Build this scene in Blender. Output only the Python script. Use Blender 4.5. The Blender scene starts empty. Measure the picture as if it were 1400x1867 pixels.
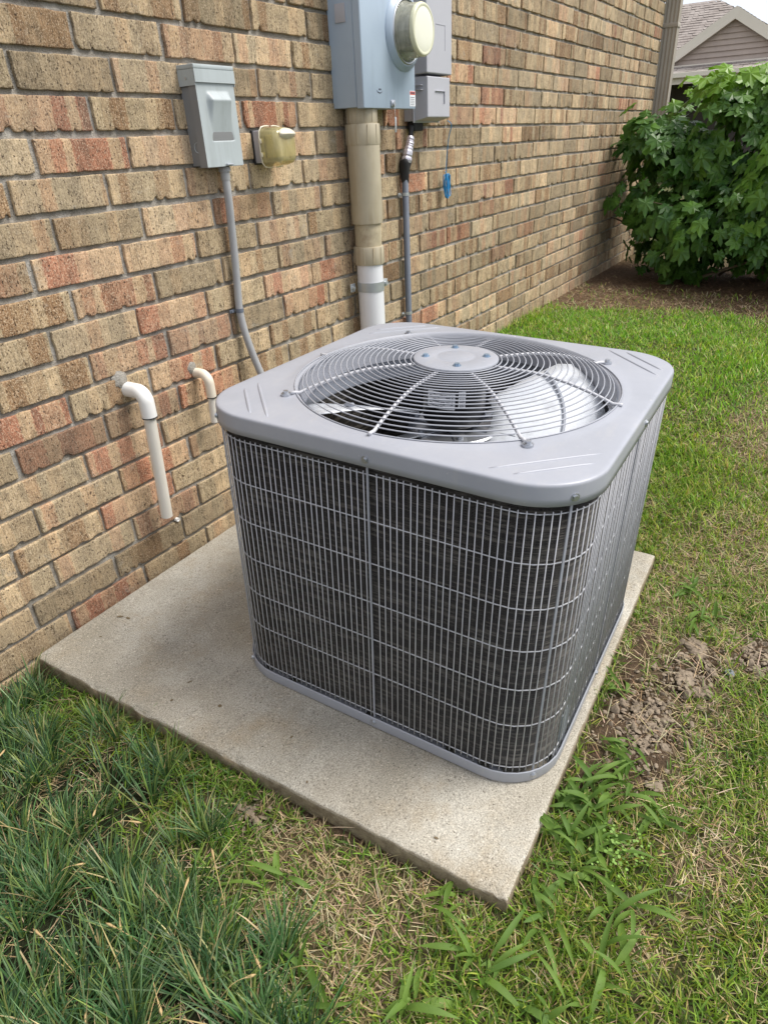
import bpy, math, random
import numpy as np
from mathutils import Matrix, Vector, Euler

random.seed(7); rng = np.random.default_rng(7)
SC = bpy.context.scene
COL = SC.collection
PI = math.pi

# ------------------------------------------------------------------ camera
F_PX = 1206.32
YAW, PITCH, ROLL = 0.587823, 0.507760, -0.0518907
CAM = Vector((0.0, -1.55573, 1.17072))
fw = Vector((math.cos(YAW)*math.cos(PITCH), math.sin(YAW)*math.cos(PITCH), -math.sin(PITCH)))
r0 = Vector((math.sin(YAW), -math.cos(YAW), 0)); u0 = r0.cross(fw)
rt = math.cos(ROLL)*r0 + math.sin(ROLL)*u0
up = -math.sin(ROLL)*r0 + math.cos(ROLL)*u0
cam_d = bpy.data.cameras.new('camera'); cam = bpy.data.objects.new('camera', cam_d); COL.objects.link(cam)
cam_d.sensor_fit = 'VERTICAL'; cam_d.sensor_height = 36.0; cam_d.lens = F_PX/1867*36.0
cam_d.clip_start = 0.02; cam_d.clip_end = 400
cam.matrix_world = Matrix(((rt.x, up.x, -fw.x, CAM.x), (rt.y, up.y, -fw.y, CAM.y), (rt.z, up.z, -fw.z, CAM.z), (0, 0, 0, 1)))
SC.camera = cam

# ------------------------------------------------------------------ light
SUN_EL, SUN_AZ = math.radians(54), math.radians(-58)     # azimuth measured from +x towards +y
world = bpy.data.worlds.new('World'); SC.world = world; world.use_nodes = True
wn = world.node_tree; wn.nodes.clear()
w_out = wn.nodes.new('ShaderNodeOutputWorld'); w_bg = wn.nodes.new('ShaderNodeBackground')
w_sky = wn.nodes.new('ShaderNodeTexSky'); w_sky.sky_type = 'NISHITA'; w_sky.sun_disc = False
w_sky.sun_elevation = SUN_EL; w_sky.sun_rotation = math.radians(90) - SUN_AZ
w_sky.air_density = 1.0; w_sky.dust_density = 2.0
w_tc = wn.nodes.new('ShaderNodeTexCoord'); w_no = wn.nodes.new('ShaderNodeTexNoise')
w_no.inputs['Scale'].default_value = 2.2; w_no.inputs['Detail'].default_value = 6
w_cr = wn.nodes.new('ShaderNodeValToRGB')
w_cr.color_ramp.elements[0].position = 0.30; w_cr.color_ramp.elements[0].color = (6.6, 7.1, 8.0, 1)
w_cr.color_ramp.elements[1].position = 0.70; w_cr.color_ramp.elements[1].color = (8.8, 8.8, 9.0, 1)
w_mx = wn.nodes.new('ShaderNodeMix'); w_mx.data_type = 'RGBA'; w_mx.inputs[0].default_value = 0.82
wn.links.new(w_tc.outputs['Generated'], w_no.inputs['Vector']); wn.links.new(w_no.outputs['Fac'], w_cr.inputs[0])
wn.links.new(w_sky.outputs[0], w_mx.inputs[6]); wn.links.new(w_cr.outputs[0], w_mx.inputs[7])
wn.links.new(w_mx.outputs[2], w_bg.inputs['Color']); w_bg.inputs['Strength'].default_value = 0.087
wn.links.new(w_bg.outputs[0], w_out.inputs[0])
sun_d = bpy.data.lights.new('sun', 'SUN'); sun = bpy.data.objects.new('sun', sun_d); COL.objects.link(sun)
sun_d.energy = 2.7; sun_d.angle = math.radians(30); sun_d.color = (1.0, 0.95, 0.87)
sdir = Vector((math.cos(SUN_EL)*math.cos(SUN_AZ), math.cos(SUN_EL)*math.sin(SUN_AZ), math.sin(SUN_EL)))
sun.rotation_euler = sdir.to_track_quat('Z', 'Y').to_euler()
SC.view_settings.view_transform = 'Standard'; SC.view_settings.look = 'None'
SC.view_settings.exposure = 0.74; SC.view_settings.gamma = 1.0; SC.view_settings.use_curve_mapping = False

# ------------------------------------------------------------------ materials
def srgb(r, g, b):
    f = lambda c: ((c/255+0.055)/1.055)**2.4 if c > 10 else c/255/12.92
    return (f(r), f(g), f(b), 1)
class NT:
    def __init__(s, name, rough=0.6, metal=0.0, spec=0.5):
        s.m = bpy.data.materials.new(name); s.m.use_nodes = True; s.t = s.m.node_tree
        s.b = s.t.nodes['Principled BSDF']; s.b.inputs['Roughness'].default_value = rough
        s.b.inputs['Metallic'].default_value = metal; s.b.inputs['Specular IOR Level'].default_value = spec
    def n(s, typ, **kw):
        nd = s.t.nodes.new(typ)
        for k, v in kw.items():
            if k.startswith('i_'):
                key = k[2:].replace('_', ' ')
                nd.inputs[key].default_value = v
            else: setattr(nd, k, v)
        return nd
    def l(s, a, b): s.t.links.new(a, b)
    def pos(s, scale=(1, 1, 1), add=None, obj=False):
        g = s.n('ShaderNodeTexCoord').outputs['Object'] if obj else s.n('ShaderNodeNewGeometry').outputs['Position']
        v = s.n('ShaderNodeVectorMath', operation='MULTIPLY'); v.inputs[1].default_value = scale
        s.l(g, v.inputs[0]); o = v.outputs[0]
        if add is not None:
            a = s.n('ShaderNodeVectorMath', operation='ADD'); s.l(o, a.inputs[0]); s.l(add, a.inputs[1]); o = a.outputs[0]
        return o
    def noise(s, vec, scale=5, detail=3, rough=0.5):
        nd = s.n('ShaderNodeTexNoise', i_Scale=scale, i_Detail=detail, i_Roughness=rough); s.l(vec, nd.inputs['Vector'])
        return nd.outputs['Fac']
    def ramp(s, fac, stops, interp='LINEAR'):
        nd = s.n('ShaderNodeValToRGB'); cr = nd.color_ramp; cr.interpolation = interp
        while len(cr.elements) < len(stops): cr.elements.new(0.5)
        for e, (p, c) in zip(cr.elements, stops):
            e.position = p; e.color = c if len(c) == 4 else (*c, 1)
        s.l(fac, nd.inputs[0]); return nd.outputs[0]
    def mix(s, fac, a, b, mode='MIX'):
        nd = s.n('ShaderNodeMix', data_type='RGBA', blend_type=mode)
        for sock, v in ((nd.inputs[0], fac), (nd.inputs[6], a), (nd.inputs[7], b)):
            if isinstance(v, (int, float)): sock.default_value = v
            elif isinstance(v, tuple): sock.default_value = v
            else: s.l(v, sock)
        return nd.outputs[2]
    def math(s, op, a, b=0.0):
        nd = s.n('ShaderNodeMath', operation=op)
        for sock, v in ((nd.inputs[0], a), (nd.inputs[1], b)):
            if isinstance(v, (int, float)): sock.default_value = v
            else: s.l(v, sock)
        return nd.outputs[0]
    def bump(s, h, strength=0.3, dist=0.002, prev=None):
        nd = s.n('ShaderNodeBump'); nd.inputs['Strength'].default_value = strength; nd.inputs['Distance'].default_value = dist
        s.l(h, nd.inputs['Height'])
        if prev is not None: s.l(prev, nd.inputs['Normal'])
        return nd.outputs[0]
    def fin(s, col=None, nrm=None, rough=None):
        if col is not None:
            if isinstance(col, tuple): s.b.inputs['Base Color'].default_value = col
            else: s.l(col, s.b.inputs['Base Color'])
        if nrm is not None: s.l(nrm, s.b.inputs['Normal'])
        if rough is not None: s.l(rough, s.b.inputs['Roughness'])
        return s.m

K = lambda v: (v, v, v, 1)
def mat_brick():
    s = NT('brick_face', 0.92, spec=0.25)
    at = s.n('ShaderNodeAttribute', attribute_name='rnd'); sep = s.n('ShaderNodeSeparateColor'); s.l(at.outputs['Color'], sep.inputs[0])
    off = s.n('ShaderNodeCombineXYZ'); s.l(s.math('MULTIPLY', sep.outputs[2], 37.0), off.inputs[0]); s.l(s.math('MULTIPLY', sep.outputs[1], 91.0), off.inputs[1])
    # vertical flash bands: one-dimensional cells along the brick
    wob = s.noise(s.pos((60, 60, 60)), 1.0, 6, 0.8)
    gx = s.n('ShaderNodeSeparateXYZ'); s.l(s.pos((24, 1, 1)), gx.inputs[0])
    w = s.math('ADD', s.math('ADD', gx.outputs[0], s.math('MULTIPLY', sep.outputs[2], 53.0)), s.math('MULTIPLY', wob, 0.75))
    vo = s.n('ShaderNodeTexVoronoi', voronoi_dimensions='1D', feature='SMOOTH_F1'); vo.inputs['Scale'].default_value = 1.0; vo.inputs['Smoothness'].default_value = 0.42
    s.l(w, vo.inputs['W']); cs = s.n('ShaderNodeSeparateColor'); s.l(vo.outputs['Color'], cs.inputs[0])
    cell = s.math('ADD', s.math('MULTIPLY', cs.outputs[0], 0.62), s.math('MULTIPLY', sep.outputs[1], 0.38))
    tan = s.ramp(cell, [(0.0, srgb(134, 108, 80)), (0.20, srgb(146, 121, 91)), (0.26, srgb(168, 150, 120)), (0.42, srgb(161, 149, 122)),
                        (0.56, srgb(178, 162, 132)), (0.66, srgb(192, 172, 138)), (0.78, srgb(180, 152, 118)), (0.86, srgb(174, 140, 110)), (1.0, srgb(198, 182, 152))])
    red = s.ramp(cs.outputs[1], [(0.0, srgb(140, 98, 78)), (0.24, srgb(164, 110, 84)), (0.38, srgb(176, 128, 100)), (0.48, srgb(192, 166, 134)), (0.62, srgb(174, 150, 118)), (0.78, srgb(178, 138, 110)), (1.0, srgb(198, 176, 142))])
    isred = s.ramp(sep.outputs[0], [(0.74, K(0)), (0.86, K(1))])
    col = s.mix(isred, tan, red)
    mul = lambda c, f, st_, amt=1.0: s.mix(amt, c, s.ramp(f, st_), 'MULTIPLY')
    col = mul(col, s.noise(s.pos((28, 28, 24)), 1.0, 4, 0.65), [(0.30, K(0.58)), (0.5, K(1.0)), (0.70, K(1.30))])
    st = s.noise(s.pos((210, 40, 16), off.outputs[0]), 1.0, 3, 0.65)
    col = mul(col, st, [(0.28, K(0.36)), (0.39, K(0.88)), (0.52, K(1.02)), (0.70, K(1.22))], 0.85)
    grain = s.noise(s.pos((1, 1, 0.8)), 300, 3, 0.9)
    col = s.mix(s.ramp(grain, [(0.52, K(0)), (0.64, K(0.72))]), col, srgb(218, 204, 180))
    col = s.mix(s.ramp(grain, [(0.34, K(0.80)), (0.46, K(0))]), col, srgb(92, 72, 58))
    pit = s.noise(s.pos((1, 1, 0.62)), 190, 3, 0.7)
    pm = s.ramp(pit, [(0.35, K(1)), (0.395, K(0))])
    col = s.mix(s.math('MULTIPLY', pm, 0.9), col, srgb(66, 50, 40))
    col = s.mix(1.0, col, (0.99, 0.93, 0.89, 1), 'MULTIPLY')
    col = s.mix(s.math('MULTIPLY', sep.outputs[1], 0.20), col, srgb(160, 150, 136))
    col = mul(col, sep.outputs[2], [(0.0, K(0.68)), (0.35, K(0.92)), (0.7, K(1.06)), (1.0, K(1.24))])
    # cement smear
    sm = s.ramp(s.noise(s.pos((9, 9, 13)), 1.0, 5, 0.7), [(0.60, K(0)), (0.72, K(0.55))])
    col = s.mix(sm, col, srgb(176, 170, 158))
    h = s.math('ADD', s.math('MULTIPLY', st, 1.1), s.math('SUBTRACT', s.math('MULTIPLY', grain, 0.5), s.math('MULTIPLY', pm, 0.9)))
    return s.fin(col, s.bump(h, 1.0, 0.0034))
def mat_mortar():
    s = NT('mortar', 0.95, spec=0.2)
    a = s.noise(s.pos(), 14, 5, 0.65); b = s.noise(s.pos(), 240, 3, 0.8)
    col = s.ramp(a, [(0.3, srgb(132, 127, 119)), (0.5, srgb(156, 151, 143)), (0.72, srgb(182, 179, 173))])
    col = s.mix(0.5, col, s.ramp(b, [(0.3, K(0.2)), (0.5, K(0.5)), (0.7, K(0.75))]), 'OVERLAY')
    return s.fin(col, s.bump(s.math('ADD', b, s.math('MULTIPLY', s.noise(s.pos(), 60, 3), 1.5)), 0.9, 0.004))
def mat_concrete():
    s = NT('concrete', 0.93, spec=0.2)
    p = s.pos()
    a = s.noise(p, 3.2, 5, 0.6); f = s.noise(p, 300, 3, 0.85); m = s.noise(p, 150, 2, 0.7)
    col = s.ramp(a, [(0.28, srgb(152, 145, 130)), (0.48, srgb(170, 164, 152)), (0.62, srgb(179, 175, 165)), (0.8, srgb(163, 155, 138))])
    st = s.ramp(s.noise(p, 5, 7, 0.72), [(0.50, K(0)), (0.72, K(0.75))])
    col = s.mix(st, col, srgb(154, 138, 112))
    dp = s.ramp(s.noise(s.pos((1.6, 2.4, 1)), 1.3, 6, 0.65), [(0.44, K(0)), (0.60, K(0.45))])
    col = s.mix(dp, col, srgb(138, 133, 122))
    col = s.mix(0.7, col, s.ramp(f, [(0.32, K(0.16)), (0.5, K(0.5)), (0.66, K(0.84))]), 'OVERLAY')
    dk = s.ramp(m, [(0.29, K(1)), (0.34, K(0))]); col = s.mix(s.math('MULTIPLY', dk, 0.7), col, srgb(70, 60, 50))
    lt = s.ramp(m, [(0.67, K(0)), (0.72, K(1))]); col = s.mix(s.math('MULTIPLY', lt, 0.65), col, srgb(226, 218, 204))
    # earth stain on the side faces, from splashed soil
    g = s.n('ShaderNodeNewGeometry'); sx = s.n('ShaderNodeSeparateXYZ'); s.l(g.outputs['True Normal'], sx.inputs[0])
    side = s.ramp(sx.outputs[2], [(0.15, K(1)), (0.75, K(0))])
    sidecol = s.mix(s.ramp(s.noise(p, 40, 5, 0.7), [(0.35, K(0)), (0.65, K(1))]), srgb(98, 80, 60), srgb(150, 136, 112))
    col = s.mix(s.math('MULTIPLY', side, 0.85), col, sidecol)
    return s.fin(col, s.bump(s.math('ADD', f, s.math('MULTIPLY', m, 0.8)), 0.75, 0.0016))
def mat_ground():
    s = NT('soil', 0.97, spec=0.1)
    at = s.n('ShaderNodeAttribute', attribute_name='cover')
    a = s.noise(s.pos(), 45, 5, 0.7); b = s.noise(s.pos(), 260, 3, 0.7)
    col = s.mix(0.7, at.outputs['Color'], s.ramp(a, [(0.3, K(0.25)), (0.5, K(0.5)), (0.72, K(0.75))]), 'OVERLAY')
    col = s.mix(0.6, col, s.ramp(b, [(0.3, K(0.2)), (0.5, K(0.5)), (0.7, K(0.8))]), 'OVERLAY')
    return s.fin(col, s.bump(s.math('ADD', a, s.math('MULTIPLY', b, 0.4)), 1.0, 0.02))
def mat_blade(name, trans=0.35, rough=0.5):
    s = NT(name, rough, spec=0.3)
    at = s.n('ShaderNodeAttribute', attribute_name='tint')
    s.l(at.outputs['Color'], s.b.inputs['Base Color'])
    tr = s.n('ShaderNodeBsdfTranslucent'); mx = s.n('ShaderNodeMixShader'); mx.inputs[0].default_value = trans
    tc = s.mix(1.0, at.outputs['Color'], (1.25, 1.45, 0.5, 1), 'MULTIPLY')
    s.l(tc, tr.inputs[0]); s.l(s.b.outputs[0], mx.inputs[1]); s.l(tr.outputs[0], mx.inputs[2])
    out = s.t.nodes['Material Output']; s.l(mx.outputs[0], out.inputs[0]); return s.m
def mat_leaf(name, ca, cb, trans=0.3, rough=0.42):
    s = NT(name, rough, spec=0.3)
    oi = s.n('ShaderNodeObjectInfo'); at = s.n('ShaderNodeAttribute', attribute_name='tint')
    no = s.noise(s.pos(), 28, 3, 0.6)
    f = s.math('ADD', s.math('MULTIPLY', oi.outputs['Random'], 0.35), s.math('MULTIPLY', s.noise(s.pos(), 7, 2), 0.75))
    col = s.mix(s.ramp(f, [(0.25, K(0)), (0.75, K(1))]), ca, cb)
    col = s.mix(0.4, col, s.ramp(no, [(0.3, K(0.35)), (0.7, K(0.65))]), 'OVERLAY')
    # sky backlight on the top leaves painted in, along with yellower young growth
    gx = s.n('ShaderNodeSeparateXYZ'); s.l(s.n('ShaderNodeNewGeometry').outputs['Position'], gx.inputs[0])
    lit_top = s.ramp(s.math('ADD', gx.outputs[2], s.math('MULTIPLY', s.noise(s.pos(), 3.5, 2), 0.5)), [(0.0, K(0)), (1.0, K(1))])
    mr = s.n('ShaderNodeMapRange'); mr.inputs[1].default_value = 1.50; mr.inputs[2].default_value = 1.72
    s.l(s.math('ADD', gx.outputs[2], s.math('MULTIPLY', s.noise(s.pos(), 4, 2), 0.5)), mr.inputs[0])
    col = s.mix(mr.outputs[0], col, (0.14, 0.27, 0.015, 1))
    s.l(col, s.b.inputs['Base Color'])
    tr = s.n('ShaderNodeBsdfTranslucent'); mx = s.n('ShaderNodeMixShader'); mx.inputs[0].default_value = trans
    s.l(s.mix(1.0, col, (1.15, 1.35, 0.4, 1), 'MULTIPLY'), tr.inputs[0])
    s.l(s.b.outputs[0], mx.inputs[1]); s.l(tr.outputs[0], mx.inputs[2]); s.l(mx.outputs[0], s.t.nodes['Material Output'].inputs[0])
    return s.m
def mat_paint(name, c, rough=0.42, var=0.10, metal=0.0, grime=None, scale=7, spec=0.5, streak=False):
    s = NT(name, rough, metal, spec)
    a = s.noise(s.pos(), scale, 5, 0.65)
    col = s.mix(var*3, c, s.ramp(a, [(0.3, K(0.36)), (0.7, K(0.64))]), 'OVERLAY')
    if grime:
        p = s.pos((30, 30, 3)) if streak else s.pos()
        g = s.ramp(s.noise(p, 1.0 if streak else 16, 5, 0.7), [(0.50, K(0)), (0.74, K(0.55))])
        col = s.mix(g, col, grime)
    fine = s.noise(s.pos(), 420, 2)
    r = s.n('ShaderNodeMapRange'); r.inputs[3].default_value = max(0.05, rough-0.1); r.inputs[4].default_value = min(1, rough+0.15); s.l(a, r.inputs[0])
    return s.fin(col, s.bump(fine, 0.08, 0.0006), r.outputs[0])
def mat_shingle(name, ca, cb):
    s = NT(name, 0.95, spec=0.1)
    at = s.noise(s.pos((3, 3.2, 9)), 1.0, 2); b = s.noise(s.pos(), 60, 3, 0.7)
    col = s.ramp(at, [(0.35, ca), (0.65, cb)]); col = s.mix(0.5, col, s.ramp(b, [(0.3, K(0.3)), (0.7, K(0.7))]), 'OVERLAY')
    return s.fin(col)
def mat_glass(name, c, rough=0.08, alpha=0.35):
    s = NT(name, rough, 0, 0.8); s.b.inputs['Base Color'].default_value = c
    s.b.inputs['Transmission Weight'].default_value = 0.0
    tr = s.n('ShaderNodeBsdfTransparent'); tr.inputs[0].default_value = (min(1, c[0]*1.5+.3), min(1, c[1]*1.5+.3), min(1, c[2]*1.5+.25), 1)
    mx = s.n('ShaderNodeMixShader')
    dirt = s.ramp(s.noise(s.pos((40, 40, 12)), 1.0, 4, 0.7), [(0.3, K(max(0, alpha-0.15))), (0.75, K(min(1, alpha+0.35)))])
    s.l(dirt, mx.inputs[0]); s.l(tr.outputs[0], mx.inputs[1]); s.l(s.b.outputs[0], mx.inputs[2])
    s.l(mx.outputs[0], s.t.nodes['Material Output'].inputs[0]); return s.m

M = {}
M['brick'] = mat_brick(); M['mortar'] = mat_mortar(); M['concrete'] = mat_concrete(); M['ground'] = mat_ground()
M['blade'] = mat_blade('grass_blade', 0.35, 0.4); M['straw'] = mat_blade('dead_grass', 0.1, 0.8)
M['leaf'] = mat_leaf('shrub_leaf', (0.020, 0.072, 0.015, 1), (0.115, 0.240, 0.034, 1), 0.2, 0.38)
M['weed'] = mat_leaf('weed_leaf', (0.085, 0.165, 0.030, 1), (0.165, 0.265, 0.05, 1), 0.35, 0.6)
M['twig'] = mat_paint('twig', (0.16, 0.12, 0.07, 1), 0.9, 0.2)
def mat_unit():
    s = NT('grey_powder_coat', 0.34, 0, 0.5)
    a = s.noise(s.pos(), 3.5, 6, 0.7); b = s.noise(s.pos((9, 30, 9)), 1.0, 5, 0.75)
    col = s.ramp(a, [(0.3, (0.300, 0.315, 0.355, 1)), (0.55, (0.335, 0.348, 0.395, 1)), (0.75, (0.372, 0.382, 0.42, 1))])
    col = s.mix(s.ramp(b, [(0.55, K(0)), (0.75, K(0.28))]), col, (0.44, 0.43, 0.42, 1))
    sp = s.noise(s.pos(), 85, 2, 0.5); col = s.mix(s.ramp(sp, [(0.735, K(0)), (0.76, K(0.35))]), col, (0.52, 0.51, 0.49, 1))
    sc = s.noise(s.pos((120, 6, 60)), 1.0, 2, 0.5); col = s.mix(s.ramp(sc, [(0.76, K(0)), (0.79, K(0.3))]), col, (0.22, 0.23, 0.26, 1))
    r = s.n('ShaderNodeMapRange'); r.inputs[3].default_value = 0.24; r.inputs[4].default_value = 0.52; s.l(s.noise(s.pos(), 6, 6, 0.75), r.inputs[0])
    return s.fin(col, s.bump(s.noise(s.pos(), 11, 2), 0.12, 0.004, s.bump(s.noise(s.pos(), 500, 2), 0.06, 0.0006)), r.outputs[0])
M['unit'] = mat_unit()
M['wire'] = mat_paint('grey_coated_wire', (0.50, 0.505, 0.54, 1), 0.4, 0.06)
M['pan'] = mat_paint('pan_steel', (0.42, 0.46, 0.52, 1), 0.35, 0.1)
M['coil'] = None
M['black'] = mat_paint('black_paint', (0.012, 0.012, 0.014, 1), 0.35, 0.1)
M['dark'] = mat_paint('dark_rubber', (0.02, 0.02, 0.022, 1), 0.7, 0.1)
M['alu'] = mat_paint('fan_aluminium', (0.74, 0.77, 0.82, 1), 0.42, 0.06, metal=0.25, grime=(0.30, 0.29, 0.28, 1), scale=12)
M['zinc'] = mat_paint('zinc_plate', (0.50, 0.52, 0.56, 1), 0.35, 0.15, metal=0.85)
M['blue'] = mat_paint('blue_bolt', (0.30, 0.40, 0.52, 1), 0.3, 0.1, metal=0.6)
M['venturi'] = mat_paint('venturi_paint', (0.34, 0.365, 0.42, 1), 0.35, 0.06)
M['box_grey'] = mat_paint('box_grey_paint', (0.40, 0.445, 0.46, 1), 0.42, 0.05, grime=(0.28, 0.31, 0.31, 1), streak=True)
M['box_shaded'] = mat_paint('box_shaded_paint', (0.22, 0.225, 0.23, 1), 0.5, 0.05)  # box grey darkened so that the sides look shaded
M['meter_box'] = mat_paint('blue_grey_enamel', (0.37, 0.455, 0.56, 1), 0.36, 0.05, grime=(0.30, 0.37, 0.45, 1), streak=True)
M['telecom'] = mat_paint('grey_plastic', (0.42, 0.425, 0.47, 1), 0.5, 0.04)
M['tan_pvc'] = mat_paint('weathered_tan_pvc', (0.44, 0.39, 0.29, 1), 0.5, 0.10, grime=(0.30, 0.22, 0.12, 1), streak=True)
M['rust_pvc'] = mat_paint('stained_pvc', (0.42, 0.36, 0.25, 1), 0.5, 0.2, grime=(0.20, 0.09, 0.03, 1), scale=30)
M['white_pvc'] = mat_paint('white_pvc', (0.70, 0.71, 0.75, 1), 0.35, 0.04, grime=(0.58, 0.58, 0.60, 1), streak=True)
M['drain_pvc'] = mat_paint('cream_pvc', (0.74, 0.71, 0.65, 1), 0.38, 0.04, grime=(0.62, 0.57, 0.48, 1), streak=True)
M['fitting_pvc'] = mat_paint('white_fitting', (0.80, 0.80, 0.79, 1), 0.3, 0.03)
M['cream_fit'] = mat_paint('cream_fitting', (0.74, 0.67, 0.56, 1), 0.35, 0.05)
M['conduit'] = mat_paint('dark_grey_conduit', (0.13, 0.15, 0.19, 1), 0.5, 0.12)
M['flex'] = mat_paint('grey_flexible_conduit', (0.34, 0.345, 0.355, 1), 0.55, 0.1)
M['galv'] = mat_paint('galvanised', (0.45, 0.48, 0.50, 1), 0.4, 0.2, metal=0.5)
M['foil'] = mat_paint('foil_tape', (0.66, 0.64, 0.72, 1), 0.3, 0.3, metal=0.55, grime=(0.1, 0.06, 0.07, 1), scale=40)
M['bluewire'] = mat_paint('blue_wire', (0.03, 0.26, 0.55, 1), 0.35, 0.1)
M['bubble'] = mat_glass('yellowed_plastic', (0.46, 0.41, 0.22, 1), 0.16, 0.55)
M['bubble_top'] = mat_paint('cream_plastic', (0.66, 0.62, 0.50, 1), 0.3, 0.05)
M['meter_glass'] = mat_glass('meter_glass', (0.46, 0.46, 0.38, 1), 0.12, 0.5)  # pale body colour imitates a silvery reflection on the glass
M['meter_face'] = mat_paint('meter_front', (0.76, 0.76, 0.64, 1), 0.2, 0.06)  # glare on the meter front is put into this blank pale colour
M['meter_rim'] = mat_paint('meter_rim_plastic', (0.62, 0.62, 0.46, 1), 0.3, 0.1)
M['label'] = mat_paint('label_paper', (0.74, 0.76, 0.80, 1), 0.5, 0.03)
M['label_red'] = mat_paint('label_red', (0.60, 0.10, 0.07, 1), 0.5, 0.03)
M['ink'] = mat_paint('ink', (0.06, 0.07, 0.10, 1), 0.6, 0.03)
M['clod'] = mat_paint('dried_mud', (0.25, 0.200, 0.150, 1), 0.97, 0.3, grime=(0.36, 0.30, 0.22, 1), scale=60, spec=0.1)
M['trim'] = mat_paint('cream_trim', (0.70, 0.64, 0.55, 1), 0.5, 0.05)
M['downspout'] = mat_paint('taupe_downspout', (0.36, 0.32, 0.27, 1), 0.5, 0.06)
M['siding'] = mat_paint('taupe_siding', (0.42, 0.345, 0.30, 1), 0.8, 0.10, scale=5)
M['shingle'] = mat_shingle('roof_shingle', (0.27, 0.235, 0.215, 1), (0.36, 0.32, 0.295, 1))
M['interior'] = mat_paint('porch_wall', (0.10, 0.085, 0.075, 1), 0.9, 0.1)
M['stone'] = mat_paint('blue_grey_stone', (0.20, 0.22, 0.25, 1), 0.8, 0.3, scale=60)
def mat_coil():
    s = NT('coil_fins', 0.6, 0.0, 0.35)
    p = s.pos(obj=True)
    a = s.noise(s.pos((500, 500, 30), obj=True), 1.0, 2, 0.6); b = s.noise(s.pos((10, 10, 170), obj=True), 1.0, 3, 0.7)
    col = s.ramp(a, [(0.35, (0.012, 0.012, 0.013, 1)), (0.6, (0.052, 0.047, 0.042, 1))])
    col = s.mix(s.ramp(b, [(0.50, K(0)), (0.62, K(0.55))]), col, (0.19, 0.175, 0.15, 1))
    return s.fin(col, s.bump(a, 0.5, 0.001))
M['coil'] = mat_coil()

# ------------------------------------------------------------------ mesh helpers
def new_mesh(name, verts, faces, mat, smooth=False, attr=None, matidx=None):
    me = bpy.data.meshes.new(name); me.from_pydata([tuple(v) for v in verts], [], [tuple(f) for f in faces]); me.update()
    if mat is not None:
        for m_ in (mat if isinstance(mat, (list, tuple)) else [mat]): me.materials.append(m_)
    if smooth: me.shade_smooth()
    if matidx is not None: me.polygons.foreach_set('material_index', matidx)
    if attr:
        for k, arr in attr.items():
            a = me.color_attributes.new(k, 'FLOAT_COLOR', 'POINT'); a.data.foreach_set('color', np.asarray(arr, dtype=np.float32).ravel())
    return me
def add(name, me, parent=None, loc=None, rot=None, **props):
    o = bpy.data.objects.new(name, me); COL.objects.link(o)
    if parent is not None: o.parent = parent
    if loc is not None: o.location = loc
    if rot is not None: o.rotation_euler = rot
    for k, v_ in props.items(): o[k] = v_
    return o
def thing(name, label, cat, loc=(0, 0, 0), group=None, rot=None):
    o = add(name, None, loc=loc, rot=rot, label=label, category=cat)
    o.empty_display_size = 0.05
    if group: o['group'] = group
    return o
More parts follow.
